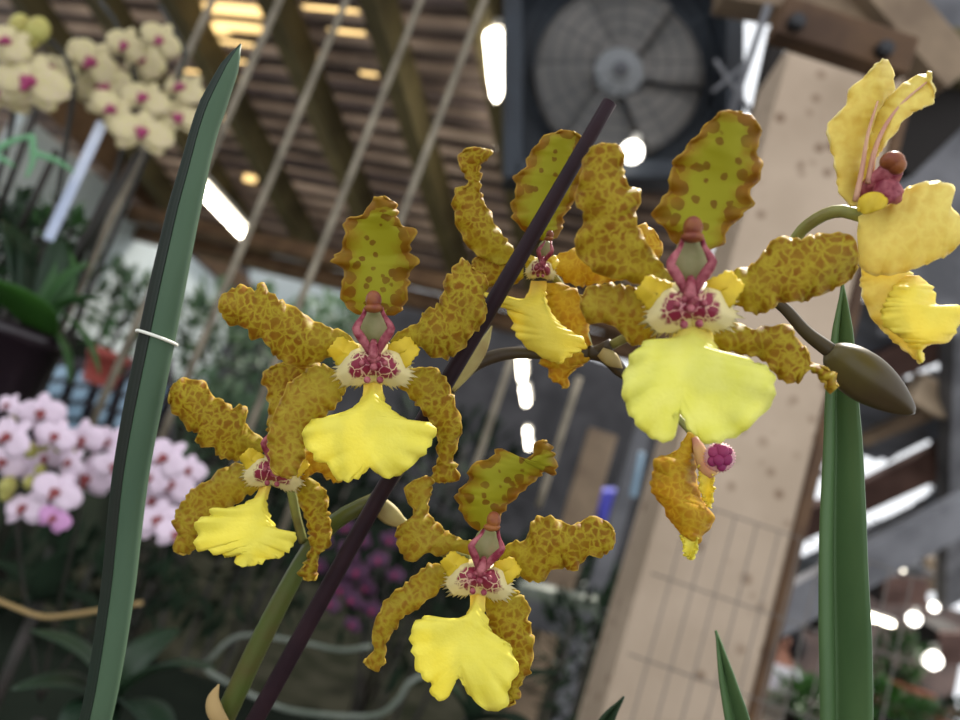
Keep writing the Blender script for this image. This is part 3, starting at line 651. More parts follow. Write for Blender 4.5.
tag(lf, 'tall thick grey-green cylindrical leaf with a groove, circled by a white tie', 'leaf')
vprof = [(-.5, .06), (-.40, .02), (-.28, .06), (-.14, .22), (-.04, .42), (.03, .46), (.10, .40), (.2, .2), (.32, .02), (.42, -.10), (.5, -.16)]
lf = sweep('leaf', [(832, 1060, .272), (840, 900, .270), (845, 720, .268), (842, 560, .267), (842, 450, .267), (841, 400, .267), (842, 330, .267), (843, 284, .267)],
           [(0, 38), (.3, 48), (.55, 48), (.70, 42), (.80, 35), (.88, 28), (.94, 19), (.98, 8), (1, 1)], vprof, 'leaf_blade', False, .0012)
tag(lf, 'broad upright deep green folded leaf behind the closed bud', 'leaf')
lf = sweep('leaf', [(770, 860, .29), (752, 780, .288), (737, 720, .286), (727, 680, .285), (716, 631, .284)], [(0, 34), (.4, 28), (.65, 22), (.8, 15), (.92, 7), (1, 1)], vprof, 'leaf_blade', False, .001, 30)
tag(lf, 'short pointed dark green leaf tip in front of the cream post foot', 'leaf')
lf = sweep('leaf', [(560, 800, .32), (590, 750, .318), (608, 718, .316), (624, 697, .315)], [(0, 26), (.5, 21), (.8, 12), (1, 1)], vprof, 'leaf_dark', False, .001, 24)
tag(lf, 'tiny dark leaf tip poking up at the bottom edge below the lowest flower', 'leaf')
tb = MB(); c0 = P(157, 338, .273); rx = 19.5 * .273 / FPX; pts = []
tn = (P(162, 315, .273) - P(152, 365, .273)).normalized(); sx = (R - tn * R.dot(tn)).normalized(); sy = tn.cross(sx)
for k in range(37):
    th = 2 * PI * k / 36
    pts.append(c0 + sx * rx * math.cos(th) + sy * rx * math.sin(th) - tn * .0016 * math.sin(th + .6) )
tb.tube(pts, .0006, 6, False)
tt = tb.build('wire_tie', M['tie'])
tag(tt, 'thin white wire tie looped round the tall cylindrical leaf', 'tie')

# ------------------------------------------------------------------ setting: roof, walls, floor
def struct(o): o['kind'] = 'structure'; return o
def beam(name, a, b, w, h, mat, parent=None, face_dir=None, bevel=.004):
    mb = MB(); t = (b - a); L = t.length; t.normalize()
    fd = face_dir or F
    x = t.cross(fd).normalized(); y = x.cross(t)
    mb.box((a + b) / 2, t * L / 2, x * w / 2, y * h / 2)
    return mb.build(name, M[mat], parent, smooth=False, bevel=bevel, origin=WORLD[parent.name] if parent else None)
dr = (R * .213 + U * -.673 + F).normalized()               # down the roof slope, away from the viewer
hz = dr.cross(UP).normalized();  hz = hz if hz.x > 0 else -hz
nr = hz.cross(dr); nr = nr if nr.z > 0 else -nr
r0 = P(300, 60, 3.5)
def roof_ab(px, py):
    d = ray(px, py); t = (r0 - CAM).dot(nr) / d.dot(nr); q = CAM + d * t - r0
    return q.dot(hz), q.dot(dr)
rb = MB(); wb = MB(); gb_ = MB(); step = .0125; a0, a1, b0, b1 = -4.2, roof_ab(726, 95)[0], -2.3, roof_ab(430, 285)[1]
na = 64; nb = int((b1 - b0) / step); idx = {}
slots = []
for (px, py, wa) in ((235, 12, .38), (232, 28, .26), (215, 60, .3), (205, 75, .4), (228, 45, .2), (330, 12, .3), (345, 34, .18), (200, 30, .3), (228, 120, .14), (330, 150, .12), (372, 75, .14), (318, 116, .1), (245, 180, .1), (190, 95, .3), (300, 60, .2), (175, 120, .2)):
    a_, b_ = roof_ab(px, py); slots.append((a_ - wa / 2, a_ + wa / 2, b_ - .016, b_ + .016))
PER = .115
def rp(a, b, off=0.0): return r0 + hz * a + dr * b + nr * (.034 * ((b / PER) % 1.0) + off)
for j in range(nb):
    for i in range(na):
        A0 = a0 + (a1 - a0) * i / na; B0 = b0 + step * j; da = (a1 - a0) / na
        am, bm_ = A0 + da / 2, B0 + step / 2
        tgt = wb if any(s[0] < am < s[1] and s[2] < bm_ < s[3] for s in slots) else (gb_ if ((B0 + step * .5) / PER) % 1.0 > .6 and rnd.random() < .985 else rb)
        q = []
        for (ii, jj) in ((i, j), (i + 1, j), (i + 1, j + 1), (i, j + 1)):
            key = (ii, jj, id(tgt))
            if key not in idx: idx[key] = tgt.add(rp(a0 + (a1 - a0) * ii / na, b0 + step * jj))
            q.append(idx[key])
        tgt.f.append(tuple(q))
struct(rb.build('ceiling', M['roof'], solid=.004))
struct(gb_.build('ceiling_strip', M['roof_glow'], solid=.004))
struct(wb.build('ceiling_skylight', M['roof_warm'], solid=.004))
for px, py in ((245, 92), (336, 106), (425, 110), (238, 192), (90, 60), (515, 100), (610, 90)):
    a_, b_ = roof_ab(px, py)
    struct(beam('rafter', r0 + hz * a_ + dr * b0 - nr * .10, r0 + hz * a_ + dr * b1 - nr * .10, .085, .14, 'rafter', face_dir=nr))
for px, py in ((280, 238), (255, 212)):
    a_, b_ = roof_ab(px, py)
    struct(beam('purlin', r0 + hz * a0 + dr * b_ - nr * .22, r0 + hz * a1 + dr * b_ - nr * .22, .07, .10, 'eave', face_dir=nr))

fl = MB(); fl.box(Vector((0, 6, -.05)), Vector((9, 0, 0)), Vector((0, 8, 0)), Vector((0, 0, .05))); struct(fl.build('floor', M['floor'], smooth=False))
def wallq(name, pts, mat, thick=.05, bottom=0.0):
    """upright wall under a top edge given as points; closed solid"""
    b = MB(); top = [b.add(p) for p in pts]; bot = [b.add(Vector((p.x, p.y, bottom))) for p in pts]
    for i in range(len(pts) - 1): b.f.append((top[i], top[i + 1], bot[i + 1], bot[i]))
    return struct(b.build(name, M[mat], smooth=False, solid=thick))
wallq('wall_back', [Vector((-9, 12.5, 4.6)), Vector((4.2, 12.5, 4.6))], 'wall_dark', bottom=1.3)
wallq('wall_back_lower', [Vector((-9, 12.5, 1.3)), Vector((4.2, 12.5, 1.3))], 'wall_low')
wallq('wall_back_right', [Vector((4.2, 12.4, 2.55)), Vector((9, 12.4, 2.55))], 'wall_brown')
wallq('wall_left', [P(20, 112, 3.6), P(240, 300, 8.5)], 'wall_grey', bottom=1.75)
q_ = [P(20, 112, 3.6), P(240, 300, 8.5)]
wallq('wall_left_lower', [Vector((p.x, p.y, 1.75)) for p in q_], 'wall_low')
struct(beam('eave', P(40, 82, 3.7), P(245, 290, 8.4), .16, .2, 'eave'))
bn = MB(); bn.box(Vector((.02, .24, 1.235)), Vector((.36, 0, 0)), Vector((0, .2, 0)), Vector((0, 0, .015))); struct(bn.build('bench_top', M['bench'], smooth=False, bevel=.003))

wr = MB(); corners = [P(250, 245, 9.5), P(345, 262, 9.5), P(345, 345, 9.5), P(250, 330, 9.5)]; wr.f.append(tuple(wr.add(c) for c in corners)); struct(wr.build('wall_end', M['wall_grey'], smooth=False, solid=.03))
# ------------------------------------------------------------------ hanging rods
rods = [(280, 17, 1.15, 'leftmost pale rod passing behind the tip of the tall cylindrical leaf'), (178, 75, 1.15, 'tan rod beside the cream moth orchids, left of the tall cylindrical leaf'),
        (297, 117, 1.15, 'pale rod directly left of the uppermost left flower'), (374, 117, 1.15, 'pale rod running up from the top of the uppermost left flower'),
        (443, 108, 1.15, 'pale rod between the uppermost left flower and the top centre flower'), (495, 408, 1.2, 'tan rod in the dark gap below the top centre flower'),
        (562, 432, 1.15, 'mottled tan rod left of the small cream board, below the side branch')]
rods[0] = (270, 22, 1.15, 'pale rod passing behind the tip of the tall cylindrical leaf')
for px, py, d, lb in rods:
    c = P(px, py, d); b = MB(); zt, zl = (c.z + .09, c.z - .12) if py > 400 else (2.45, 1.36)
    b.tube([Vector((c.x, c.y, zl + (zt - zl) * q)) for q in (0.0, .2, .4, .6, .8, 1)], .0056, 8)
    tag(b.build('hanging_rod', M['rod']), lb, 'rod', 'upright rods behind the flowers')

# ------------------------------------------------------------------ ceiling lights
def tube_light(a, b, r, label, group):
    o = empty('ceiling_light', (a + b) / 2, label, 'light', group)
    mb = MB(); mb.tube([a, a.lerp(b, .5), b], r, 10); mb.build('tube', M['lamp'], o, origin=WORLD[o.name])
    u = UP * r * 2.0; fb_ = MB(); t = (b - a).normalized(); x = t.cross(UP).normalized(); y = x.cross(t)
    fb_.box((a + b) / 2 + y * r * 1.9, t * (b - a).length * .5, x * r * 1.3, y * r * .5); fb_.build('fitting', M['fitting'], o, smooth=False, origin=WORLD[o.name])
rowg = 'fluorescent lights in the middle row'
tube_light(P(494, 36, 2.7), P(503, 148, 3.35), .034, 'long bright tube light beside the dark fan, nearest of its row', rowg)
tube_light(P(508, 214, 4.3), P(513, 244, 4.9), .036, 'tube light glimpsed between petals of the top centre flower', rowg)
tube_light(P(521, 357, 6.4), P(522, 378, 6.9), .03, 'small tube light just below the side branch, upper of two', rowg)
tube_light(P(524, 388, 7.3), P(526, 403, 7.8), .03, 'small tube light below the side branch, lower of two', rowg)
tube_light(P(527, 430, 9.0), P(527.5, 435, 9.3), .028, 'tiny far light above the lowest flower, upper dot', rowg)
tube_light(P(528, 441, 10), P(528.5, 447, 10.4), .03, 'tiny far light above the lowest flower, lower dot', rowg)
tube_light(P(196, 184, 3.3), P(243, 234, 3.9), .024, 'bright slanting tube light right of the tall cylindrical leaf', None)

# ------------------------------------------------------------------ fan
dFn = 2.1; fc_ = P(619, 72, dFn); k = dFn / FPX
fan = empty('fan', fc_, 'large box fan with a pale hub and dark square frame, high up at the top', 'fan')
fx, fy, fz = R, U, F
b = MB(); w_, h_ = 107 * k, 104 * k
for sx_ in (-1, 1):
    b.box(fc_ + fx * sx_ * w_, fx * 9 * k, fy * (h_ + 9 * k), fz * .08)
    b.box(fc_ + fy * sx_ * h_ - fy * 0, fx * w_, fy * 9 * k, fz * .08)
b.build('housing', M['fan_dark'], fan, smooth=False, bevel=.006, origin=fc_)
b = MB(); b.box(fc_ + fz * .09, fx * w_, fy * h_, fz * .004); b.build('back_panel', M['fan_dark'], fan, smooth=False, origin=fc_)
for q in range(6):
    b = MB(); th0 = 2 * PI * q / 6 + .3; rows = []
    for i in range(9):
        rr_ = (20 + 66 * i / 8) * k; row = []
        for j in range(7):
            v = j / 6 - .5; th = th0 + v * 1.16 + .12 * i / 8
            row.append(b.add(fc_ + (fx * math.cos(th) + fy * math.sin(th)) * rr_ + fz * (.02 + .035 * v)))
        rows.append(row)
    b.grid(rows); b.build('blade', M['fan_blade'], fan, solid=.003, origin=fc_)
b = MB(); b.lathe(fc_ + fz * .01, [(0.001, -.035), (9 * k, -.035), (10 * k, -.03), (11 * k, -.02), (23 * k, -.016), (25 * k, -.008), (25 * k, .03)], fz, 32); b.build('hub', M['fan_hub'], fan, origin=fc_)
b = MB(); b.lathe(fc_ + fz * .01, [(0.001, -.046), (7 * k, -.044), (8 * k, -.034), (8 * k, -.03)], fz, 20); tag(b.build('hub_cap', M['timber_grey'], fan, origin=fc_), 'darker grey hub centre')
b = MB()
for rr_ in (30, 44, 58, 72, 86, 98):
    b.tube([fc_ - fz * .07 + (fx * math.cos(2 * PI * i / 40) + fy * math.sin(2 * PI * i / 40)) * rr_ * k for i in range(41)], .0016, 5, False)
for q in range(12):
    dv = fx * math.cos(2 * PI * q / 12) + fy * math.sin(2 * PI * q / 12); b.tube([fc_ - fz * .07 + dv * 24 * k, fc_ - fz * .07 + dv * 100 * k], .0016, 5)
b.build('guard', M['fan_dark'], fan, origin=fc_)
def bulb(px, py, d, rpx, label, group=None):
    r_ = rpx * d / FPX; c = P(px, py, d); o = empty('light_bulb', c, label, 'light bulb', group)
    b = MB(); b.ball(c, r_); b.build('glass', M['bulb'], o, origin=c)
    b = MB(); b.lathe(c, [(r_ * .3, r_ * .85), (r_ * .45, r_ * .9), (r_ * .45, r_ * 1.7), (r_ * .2, r_ * 1.9)], UP, 12); b.build('cap', M['fitting'], o, origin=c)
bulb(632, 152, 1.95, 11, 'glowing ball for the bright spot at the fan, low right of the hub')  # added glowing ball, stands for the bright spot seen through the fan

# ------------------------------------------------------------------ post with bracket
pc = P(715, 500, 1.32); post = MB(); pw = .108
px_ = Vector((R.x, R.y, 0)).normalized(); py_ = Vector((-px_.y, px_.x, 0))
tz = 2.6
post_e = empty('post', Vector((pc.x, pc.y, 0)), 'thick cream square wooden post leaning across the right half, stained with dark specks', 'post')
tz = P(815, 62, 1.32).z + .09
post.box(Vector((pc.x, pc.y, tz / 2)), px_ * pw, py_ * .09, Vector((0, 0, tz / 2)))
def post_mat():
    nt = NT('post cream specked'); tc = nt.n('ShaderNodeTexCoord')
    nz = nt.n('ShaderNodeTexNoise', i_Scale=5.0, i_Detail=4.0); nt.l(tc.outputs['Object'], nz.inputs['Vector'])
    c = nt.mixc(nt.ramp(nz.outputs['Fac'], [(.35, 0), (.7, 1)]), rgb(186, 166, 145), rgb(162, 143, 122))
    vo = nt.n('ShaderNodeTexVoronoi', i_Scale=26.0); nt.l(tc.outputs['Object'], vo.inputs['Vector'])
    n2 = nt.n('ShaderNodeTexNoise', i_Scale=9.0); nt.l(tc.outputs['Object'], n2.inputs['Vector'])
    f = nt.math('MULTIPLY', nt.ramp(vo.outputs['Distance'], [(.16, 1), (.32, 0)]), nt.ramp(n2.outputs['Fac'], [(.48, 0), (.58, 1)]))
    c = nt.mixc(nt.math('MULTIPLY', f, .75), c, rgb(104, 78, 56))
    return nt.surf(c, .7, bump=(nz.outputs['Fac'], .15, .01))
post.build('shaft', post_mat(), post_e, smooth=False, bevel=.006, origin=WORLD[post_e.name])
b = MB(); b.box(Vector((pc.x, pc.y, tz / 2)) + px_ * (pw + .010) + py_ * -.06, px_ * .010, py_ * .035, Vector((0, 0, tz / 2 - .02)))  # dark strip stands for the shading along the post's right edge
tag(b.build('shaded_edge', M['plank_brown'], post_e, smooth=False, bevel=.003, origin=WORLD[post_e.name]), 'brown strip for the shaded right edge')
q0, q1 = P(776, 20, 1.2), P(906, 62, 1.2)
br = beam('bracket', q0, q1, .062, .05, 'plank_brown', post_e); br['label'] = 'dark brown plank bolted across the top'
for px, py in ((797, 22), (885, 49)):
    b = MB(); b.lathe(P(px, py, 1.165), [(.001, -.01), (.010, -.01), (.013, -.004), (.013, .01)], F, 12); b.build('bolt', M['bolt'], br, origin=WORLD[br.name])
struct(beam('roof_beam', P(845, -40, 1.75), P(950, 82, 1.75), .10, .1, 'plank_cream'))
struct(beam('roof_beam', P(720, -12, 1.8), P(870, 14, 1.8), .09, .1, 'plank_cream'))
struct(beam('roof_beam', P(1010, 40, 1.9), P(880, 165, 1.9), .13, .12, 'timber_dark'))
struct(beam('roof_beam', P(905, 60, 1.85), P(1010, 70, 1.85), .13, .12, 'rafter'))

wr = MB(); corners = [P(868, -60, 2.7), P(1040, -60, 2.7), P(1040, 70, 2.7), P(900, 60, 2.7)]; wr.f.append(tuple(wr.add(c) for c in corners)); struct(wr.build('ceiling_right', M['timber_grey'], smooth=False, solid=.02))
struct(beam('post_side_strip', P(779, 26, 1.6), P(752, 150, 1.6), .034, .04, 'timber_dark'))  # added strip for the post's dark side, narrows the bright gap
# wire mesh panel over the post and to its right
wm = empty('hanging_wire_mesh', P(790, 560, 1.12), 'fine wire mesh panel hanging over the foot of the cream post', 'wire mesh')
wires = MB(); wc = P(690, 560, 1.12)
for i in range(0, 11):
    c = wc + px_ * (-.02 + .034 * i); wires.tube([Vector((c.x, c.y, z)) for z in (.6, 1.2, 1.62)], .0011, 6)
for j in range(0, 9):
    z = .66 + .12 * j; a_ = wc + px_ * -.05; b_ = wc + px_ * .34; wires.tube([Vector((a_.x, a_.y, z)), Vector((b_.x, b_.y, z))], .0012, 6)
wires.build('wires', M['wire'], wm, origin=WORLD[wm.name])

# crossed wires against the sky between fan and post
cw_ = empty('hanging_straps', P(738, 95, 1.7), 'crossed grey metal straps against the bright gap between fan and post', 'straps')
for a_, b_ in (((768, 5), (722, 140)), ((715, 60), (770, 140)), ((712, 92), (750, 60))):
    beam('strap', P(*a_, 1.7), P(*b_, 1.7), .016 if a_[0] == 768 else .009, .008, 'timber_grey', cw_, bevel=.001)

# ------------------------------------------------------------------ far shed on the right
pl0, pl1, pl2 = P(760, 330, 4.2), P(960, 330, 4.0), P(760, 600, 6.2)
pn = (pl1 - pl0).cross(pl2 - pl0).normalized()
def onp(px, py, off=0.0):
    d = ray(px, py); t = (pl0 - CAM).dot(pn) / d.dot(pn); return CAM + d * t * (1 - off)
def inside(x, y, poly):
    c = False
    for (x1, y1), (x2, y2) in zip(poly, poly[1:] + poly[:1]):
        if (y1 > y) != (y2 > y) and x < (x2 - x1) * (y - y1) / (y2 - y1) + x1: c = not c
    return c
holes = [[(778, 438), (800, 441), (824, 447), (824, 470), (800, 463), (776, 452)], [(772, 465), (800, 471), (824, 478), (824, 502), (800, 492), (772, 476)],
         [(758, 530), (778, 492), (818, 502), (800, 516), (770, 528)], [(862, 508), (925, 480), (934, 488), (905, 510), (862, 526)],
         [(862, 456), (884, 460), (882, 470), (862, 482)], [(900, 374), (975, 338), (975, 354), (906, 380)], [(914, 562), (975, 516), (975, 575), (930, 572)], [(785, 552), (824, 532), (824, 548), (800, 556)],
         [(866, 474), (905, 450), (930, 440), (930, 446), (900, 462), (868, 482)]]
sh = MB(); idx = {}; S = 3
for x in range(738, 990, S):
    for y in range(300, 575, S):
        if any(inside(x + S / 2, y + S / 2, h) for h in holes) or x + y * .25 < 862: continue
        q = []
        for (xx, yy) in ((x, y), (x + S, y), (x + S, y + S), (x, y + S)):
            if (xx, yy) not in idx: idx[(xx, yy)] = sh.add(onp(xx, yy) + pn * .012 * math.sin((xx * .55 + yy) * .9))
            q.append(idx[(xx, yy)])
        sh.f.append(tuple(q))
struct(sh.build('ceiling_far', M['metal_sheet'], smooth=True, solid=.01))
def pb(a, b, w, mat, off=.03): return struct(beam('roof_beam', onp(*a, off), onp(*b, off), w, .08, mat))
pb((735, 557), (955, 452), .2, 'timber_brown'); pb((780, 412), (970, 330), .17, 'timber_brown'); pb((862, 440), (950, 402), .07, 'plank_cream', .04)
pb((912, 386), (946, 404), .17, 'post', .05); pb((770, 440), (830, 400), .06, 'plank_cream', .04)
struct(beam('roof_post', onp(965, 250, .06), onp(950, 600, .06), .17, .1, 'timber_grey'))
wr = MB(); corners = [P(900, 95, 3.4), P(1080, 60, 3.4), P(1080, 335, 3.4), P(880, 335, 3.4)]; wr.f.append(tuple(wr.add(c) for c in corners)); struct(wr.build('wall_right', M['timber_grey'], smooth=False, solid=.04))
# grey timber post and brace
c = P(722, 690, 2.3); struct(beam('timber_post', Vector((c.x, c.y, 0)), Vector((c.x, c.y, P(745, 612, 2.3).z + .02)), .20, .16, 'timber_grey'))
struct(beam('timber_brace', P(728, 640, 2.28), P(1000, 492, 2.6), .125, .05, 'timber_grey'))

# ------------------------------------------------------------------ foliage helpers
def blade_into(b, base, tip, w, droop=.15, side=None, n=7, fold=.25):
    ax = tip - base; L = ax.length; t = ax.normalized()
    sd = side if side is not None else t.cross(UP)
    if sd.length < .05: sd = t.cross(R)
    sd.normalize(); up = sd.cross(t); rows = []
    for i in range(n + 1):
        s = i / n; c = base + ax * s + up * (droop * L * math.sin(PI * s) * .5) ; hw = w * .5 * (math.sin(PI * (.08 + .92 * s)) ** .7 if s < 1 else 0) + .0003
        rows.append([b.add(c + sd * hw * v - up * hw * fold * (1 - abs(v)) , a=s) for v in (-1, -.5, 0, .5, 1)])
    b.grid(rows)
def bush_mesh(b, c, rad, n, ll, lw, seed):
    r = random.Random(seed)
    for _ in range(n):
        while True:
            u = Vector((r.uniform(-1, 1), r.uniform(-1, 1), r.uniform(-1, 1)))
            if u.length < 1: break
        p = c + Vector((u.x * rad[0], u.y * rad[1], u.z * rad[2]))
        dv = (u + Vector((r.uniform(-.8, .8), r.uniform(-.8, .8), r.uniform(-.3, .9)))).normalized()
        s = r.uniform(.6, 1.2); blade_into(b, p, p + dv * ll * s, lw * s, r.uniform(-.2, .3), None, 3)
def bush(name, px, py, d, rpx, n, lpx, wpx, mat, label, cat='plant', group=None, seed=1, depth=None, ground=0.0):
    k_ = d / FPX; c = P(px, py, d); o = empty(name, Vector((c.x, c.y, ground)), label, cat, group)
    b = MB(); bush_mesh(b, c, (rpx[0] * k_, (depth or rpx[0] * .7) * k_, rpx[1] * k_), n, lpx * k_, wpx * k_, seed); b.build('foliage', M[mat], o, origin=WORLD[o.name])
    st = MB(); z0 = ground
    for q in range(4):
        e = c + Vector((rpx[0] * k_ * .5 * math.cos(q * 1.7), 0, rpx[1] * k_ * .5)); st.tube([Vector((c.x, c.y, z0)), (Vector((c.x, c.y, z0)) + e) / 2 + Vector((.01, 0, 0)), e], .003 * d, 6)
    st.build('stem', M['stem_dark'], o, origin=WORLD[o.name])
    return o

# ------------------------------------------------------------------ moth orchids
def moth_mesh(name, r, mat, seed=0):
    """five rounded petals in a disc facing -Y, two of them broad"""
    b = MB(); rr = random.Random(seed)
    for ang, L, W, lift in ((90, .95, .62, 0), (218, .9, .58, .0), (322, .9, .58, .0), (8, 1.0, 1.05, -.06), (172, 1.0, 1.05, -.06)):
        th = math.radians(ang + rr.uniform(-6, 6)); dx, dz_ = math.cos(th), math.sin(th); rows = []
        for i in range(8):
            s = i / 7; hw = W * .5 * math.sin(PI * (.10 + .86 * s)) ** .62
            row = []
            for j in range(7):
                v = j / 3 - 1; y = lift + .16 * s * s + .06 * v * v + .03 * math.sin(5 * s + 4 * v)
                row.append(b.add(Vector((dx * L * s - dz_ * hw * v, y, dz_ * L * s + dx * hw * v)) * r, a=s))
            rows.append(row)
        b.grid(rows)
    me = b.build(name, mat, None, solid=r * .02, origin=Vector()); md = me.data; D.objects.remove(me); return md
def lip_mesh(name, r, mat):
    b = MB(); b.ball(Vector((0, -.16, -.16)) * r, (r * .16, r * .22, r * .2), None, 10, 7)
    for s_ in (-1, 1): b.ball(Vector((s_ * .17, -.14, -.02)) * r, (r * .1, r * .1, r * .16), None, 8, 6)
    b.ball(Vector((0, -.1, .08)) * r, (r * .09, r * .1, r * .12), None, 8, 6)
    b.tube([Vector((0, -.2, -.28)) * r, Vector((0, -.26, -.44)) * r, Vector((0, -.2, -.52)) * r], [r * .12, r * .09, r * .02], 8)
    o = b.build(name, mat, None, origin=Vector()); md = o.data; D.objects.remove(o); return md
def place_flower(parent, fm, lm, c, scale, rot, lip_label=None):
    f = D.objects.new('flower', fm); COL.objects.link(f); f.parent = parent; f.location = c - WORLD[parent.name]; f.scale = (scale,) * 3; f.rotation_euler = rot
    if not any(m.type == 'SOLIDIFY' for m in f.modifiers):
        md = f.modifiers.new('solid', 'SOLIDIFY'); md.thickness = .02; md.offset = 0
    l = D.objects.new('lip', lm); COL.objects.link(l); l.parent = f; l.scale = (.8,) * 3
    return f
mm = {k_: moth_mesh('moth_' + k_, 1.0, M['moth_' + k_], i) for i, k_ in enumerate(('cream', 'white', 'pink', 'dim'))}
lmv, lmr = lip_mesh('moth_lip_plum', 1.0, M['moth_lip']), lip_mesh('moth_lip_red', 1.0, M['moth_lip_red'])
def moth_plant(label, d, flowers, stems, kind, lipm, base_px, seed, buds=(), name='moth_orchid', srad=.0035, leaves=None, jit=.35):
    r = random.Random(seed); c0 = P(*base_px); o = empty(name, c0, label, 'orchid')
    for s_ in stems:
        b = MB(); q = catmull([P(*p) for p in s_], 24); b.tube(q, srad, 8); b.build('stem', M['stem_dark'], o, origin=c0)
    for fl_ in flowers:
        px, py, rp_ = fl_[:3]; rp_ *= 1.15 if kind == 'white' else 1.05; dd = d + r.uniform(-.05, .05); kk = fl_[3] if len(fl_) > 3 else kind
        rot = (r.uniform(-.35, .2), -ROLL * 0 + r.uniform(-.5, .5), r.uniform(-jit, jit))
        place_flower(o, mm[kk], lipm, P(px, py, dd), rp_ * dd / FPX, rot)
    for (px, py, rp_) in buds:
        b = MB(); rr_ = rp_ * d / FPX; b.ball(P(px, py, d), (rr_, rr_, rr_ * 1.25)); b.build('bud', M['moth_bud'], o, origin=c0)
    if leaves:
        for (bx, by, tx, ty, w) in leaves:
            b = MB(); blade_into(b, P(bx, by, d), P(tx, ty, d - .05), w * d / FPX, .2); b.build('leaf', M['leaf_dark'], o, solid=.002, origin=c0)
    return o
moth_plant('cream moth orchid spray in the top left corner, arching out of frame', .95, [(30, 82, 36), (2, 95, 30), (8, 42, 24), (52, 70, 26), (18, 60, 22)],
           [[(-60, 420, 1.0), (-10, 210, .99), (14, 110, .98), (6, 60, .97), (-30, 30, .97)], [(-40, 420, 1.0), (40, 260, .99), (68, 130, .98), (72, 70, .97), (40, 32, .96), (14, 34, .96)]], 'cream', lmv, (-50, 420, 1.0), 3,
           buds=((20, 26, 10), (38, 30, 11), (30, 40, 9)))
moth_plant('cream and pale pink moth orchid spray left of the tall leaf tip', 1.0, [(92, 62, 27), (104, 88, 30), (143, 60, 26), (144, 98, 25), (142, 132, 29), (182, 88, 24), (178, 118, 26), (112, 110, 24), (125, 45, 20), (160, 40, 20)],
           [[(20, 420, 1.05), (92, 250, 1.04), (125, 140, 1.03), (135, 80, 1.03), (120, 30, 1.02), (100, 0, 1.02)], [(30, 420, 1.05), (120, 220, 1.05), (160, 120, 1.04), (185, 60, 1.03), (180, 40, 1.03), (160, 5, 1.03)]], 'cream', lmv, (10, 430, 1.05), 5)
moth_plant('white moth orchid with crimson centres massed at the left edge', .85,
           [(41, 413, 20), (9, 437, 22), (82, 440, 20), (108, 442, 18), (55, 436, 18), (86, 478, 23), (56, 492, 22), (24, 508, 20), (114, 466, 18), (22, 470, 17), (165, 458, 21), (170, 484, 22), (158, 520, 22), (176, 534, 18), (150, 478, 18), (3, 462, 19), (8, 405, 12), (70, 462, 15), (45, 458, 15), (54, 518, 15, 'pink'), (188, 470, 16), (152, 500, 17)],
           [[(40, 700, .95), (60, 600, .92), (80, 500, .9), (60, 440, .9)], [(40, 700, .95), (110, 600, .92), (160, 520, .9), (165, 470, .9)], [(40, 700, .95), (20, 560, .92), (15, 480, .9), (10, 430, .9)]], 'white', lmr, (40, 720, .95), 9,
           buds=((16, 415, 6), (32, 450, 7), (60, 446, 6), (8, 486, 8), (6, 494, 6), (70, 455, 6), (30, 482, 6), (40, 470, 5), (44, 446, 5)), srad=.002)
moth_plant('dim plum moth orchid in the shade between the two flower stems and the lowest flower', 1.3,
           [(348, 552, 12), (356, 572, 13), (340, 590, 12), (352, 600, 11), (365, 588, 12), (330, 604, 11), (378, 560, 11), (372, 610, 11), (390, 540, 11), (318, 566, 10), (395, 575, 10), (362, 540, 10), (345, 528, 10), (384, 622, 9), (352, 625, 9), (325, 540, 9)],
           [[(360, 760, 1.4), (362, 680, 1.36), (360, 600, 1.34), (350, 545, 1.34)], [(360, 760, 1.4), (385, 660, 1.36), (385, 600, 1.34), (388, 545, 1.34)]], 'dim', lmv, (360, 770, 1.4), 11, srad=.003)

# ------------------------------------------------------------------ left: potted plants, stakes
def pot(name_parent, c, rtop, rbot, h, mat, rimh=.02, axis=UP):
    b = MB(); b.lathe(c, [(rbot, -h), (rbot * 1.02, -h + .004), (rtop * .96, -rimh), (rtop * 1.04, -rimh), (rtop * 1.05, 0), (rtop * .93, 0), (rtop * .9, -.02), (.002, -.02)], axis, 28)
    return b.build('pot', M[mat], name_parent, origin=WORLD[name_parent.name])
pc0 = P(36, 336, .95)
pp = empty('hanging_plant', pc0 - UP * .2, 'hanging dark glossy pot with broad green leaves at the left edge', 'potted plant')
pot(pp, P(20, 326, .95), .056, .044, .15, 'pot_dark')
for (bx, by, tx, ty, w, mt, dd) in ((44, 334, -40, 268, 120, 'leaf_bright', .86), (28, 325, 25, 235, 46, 'leaf_dark', 1.0), (38, 326, 70, 250, 34, 'leaf_mid', 1.0), (30, 320, 5, 220, 60, 'leaf_dark', 1.02), (46, 312, 105, 300, 18, 'leaf_mid', .95), (44, 318, 70, 385, 16, 'leaf_mid', .93), (50, 306, 100, 375, 15, 'leaf_mid', .93), (36, 318, 60, 232, 30, 'leaf_dark', 1.0), (56, 300, 118, 328, 14, 'leaf_mid', .96), (40, 310, 90, 262, 20, 'leaf_mid', 1.0)):
    b = MB(); blade_into(b, P(bx, by, .95), P(tx, ty, dd), w * .95 / FPX, .25, n=10); b.build('leaf', M[mt], pp, solid=.0015, origin=WORLD[pp.name])
bush('fern', 62, 232, 1.16, (40, 24), 170, 16, 7, 'leaf_mid', 'leafy green fern crown above the dark glossy pot, under the white tag', 'fern', seed=4)
bush('fern', 6, 240, 1.3, (30, 40), 120, 24, 9, 'leaf_dark', 'dark leafy clump at the left edge, above the dark glossy pot', 'fern', seed=8)
tw = P(75, 180, .98)
tgp = beam('plant_tag', P(103, 122, .98), P(48, 240, .98), .014, .003, 'tag_white', bevel=.0006); tag(tgp, 'long bluish white plastic plant tag slanting below the cream moth orchids', 'plant tag')
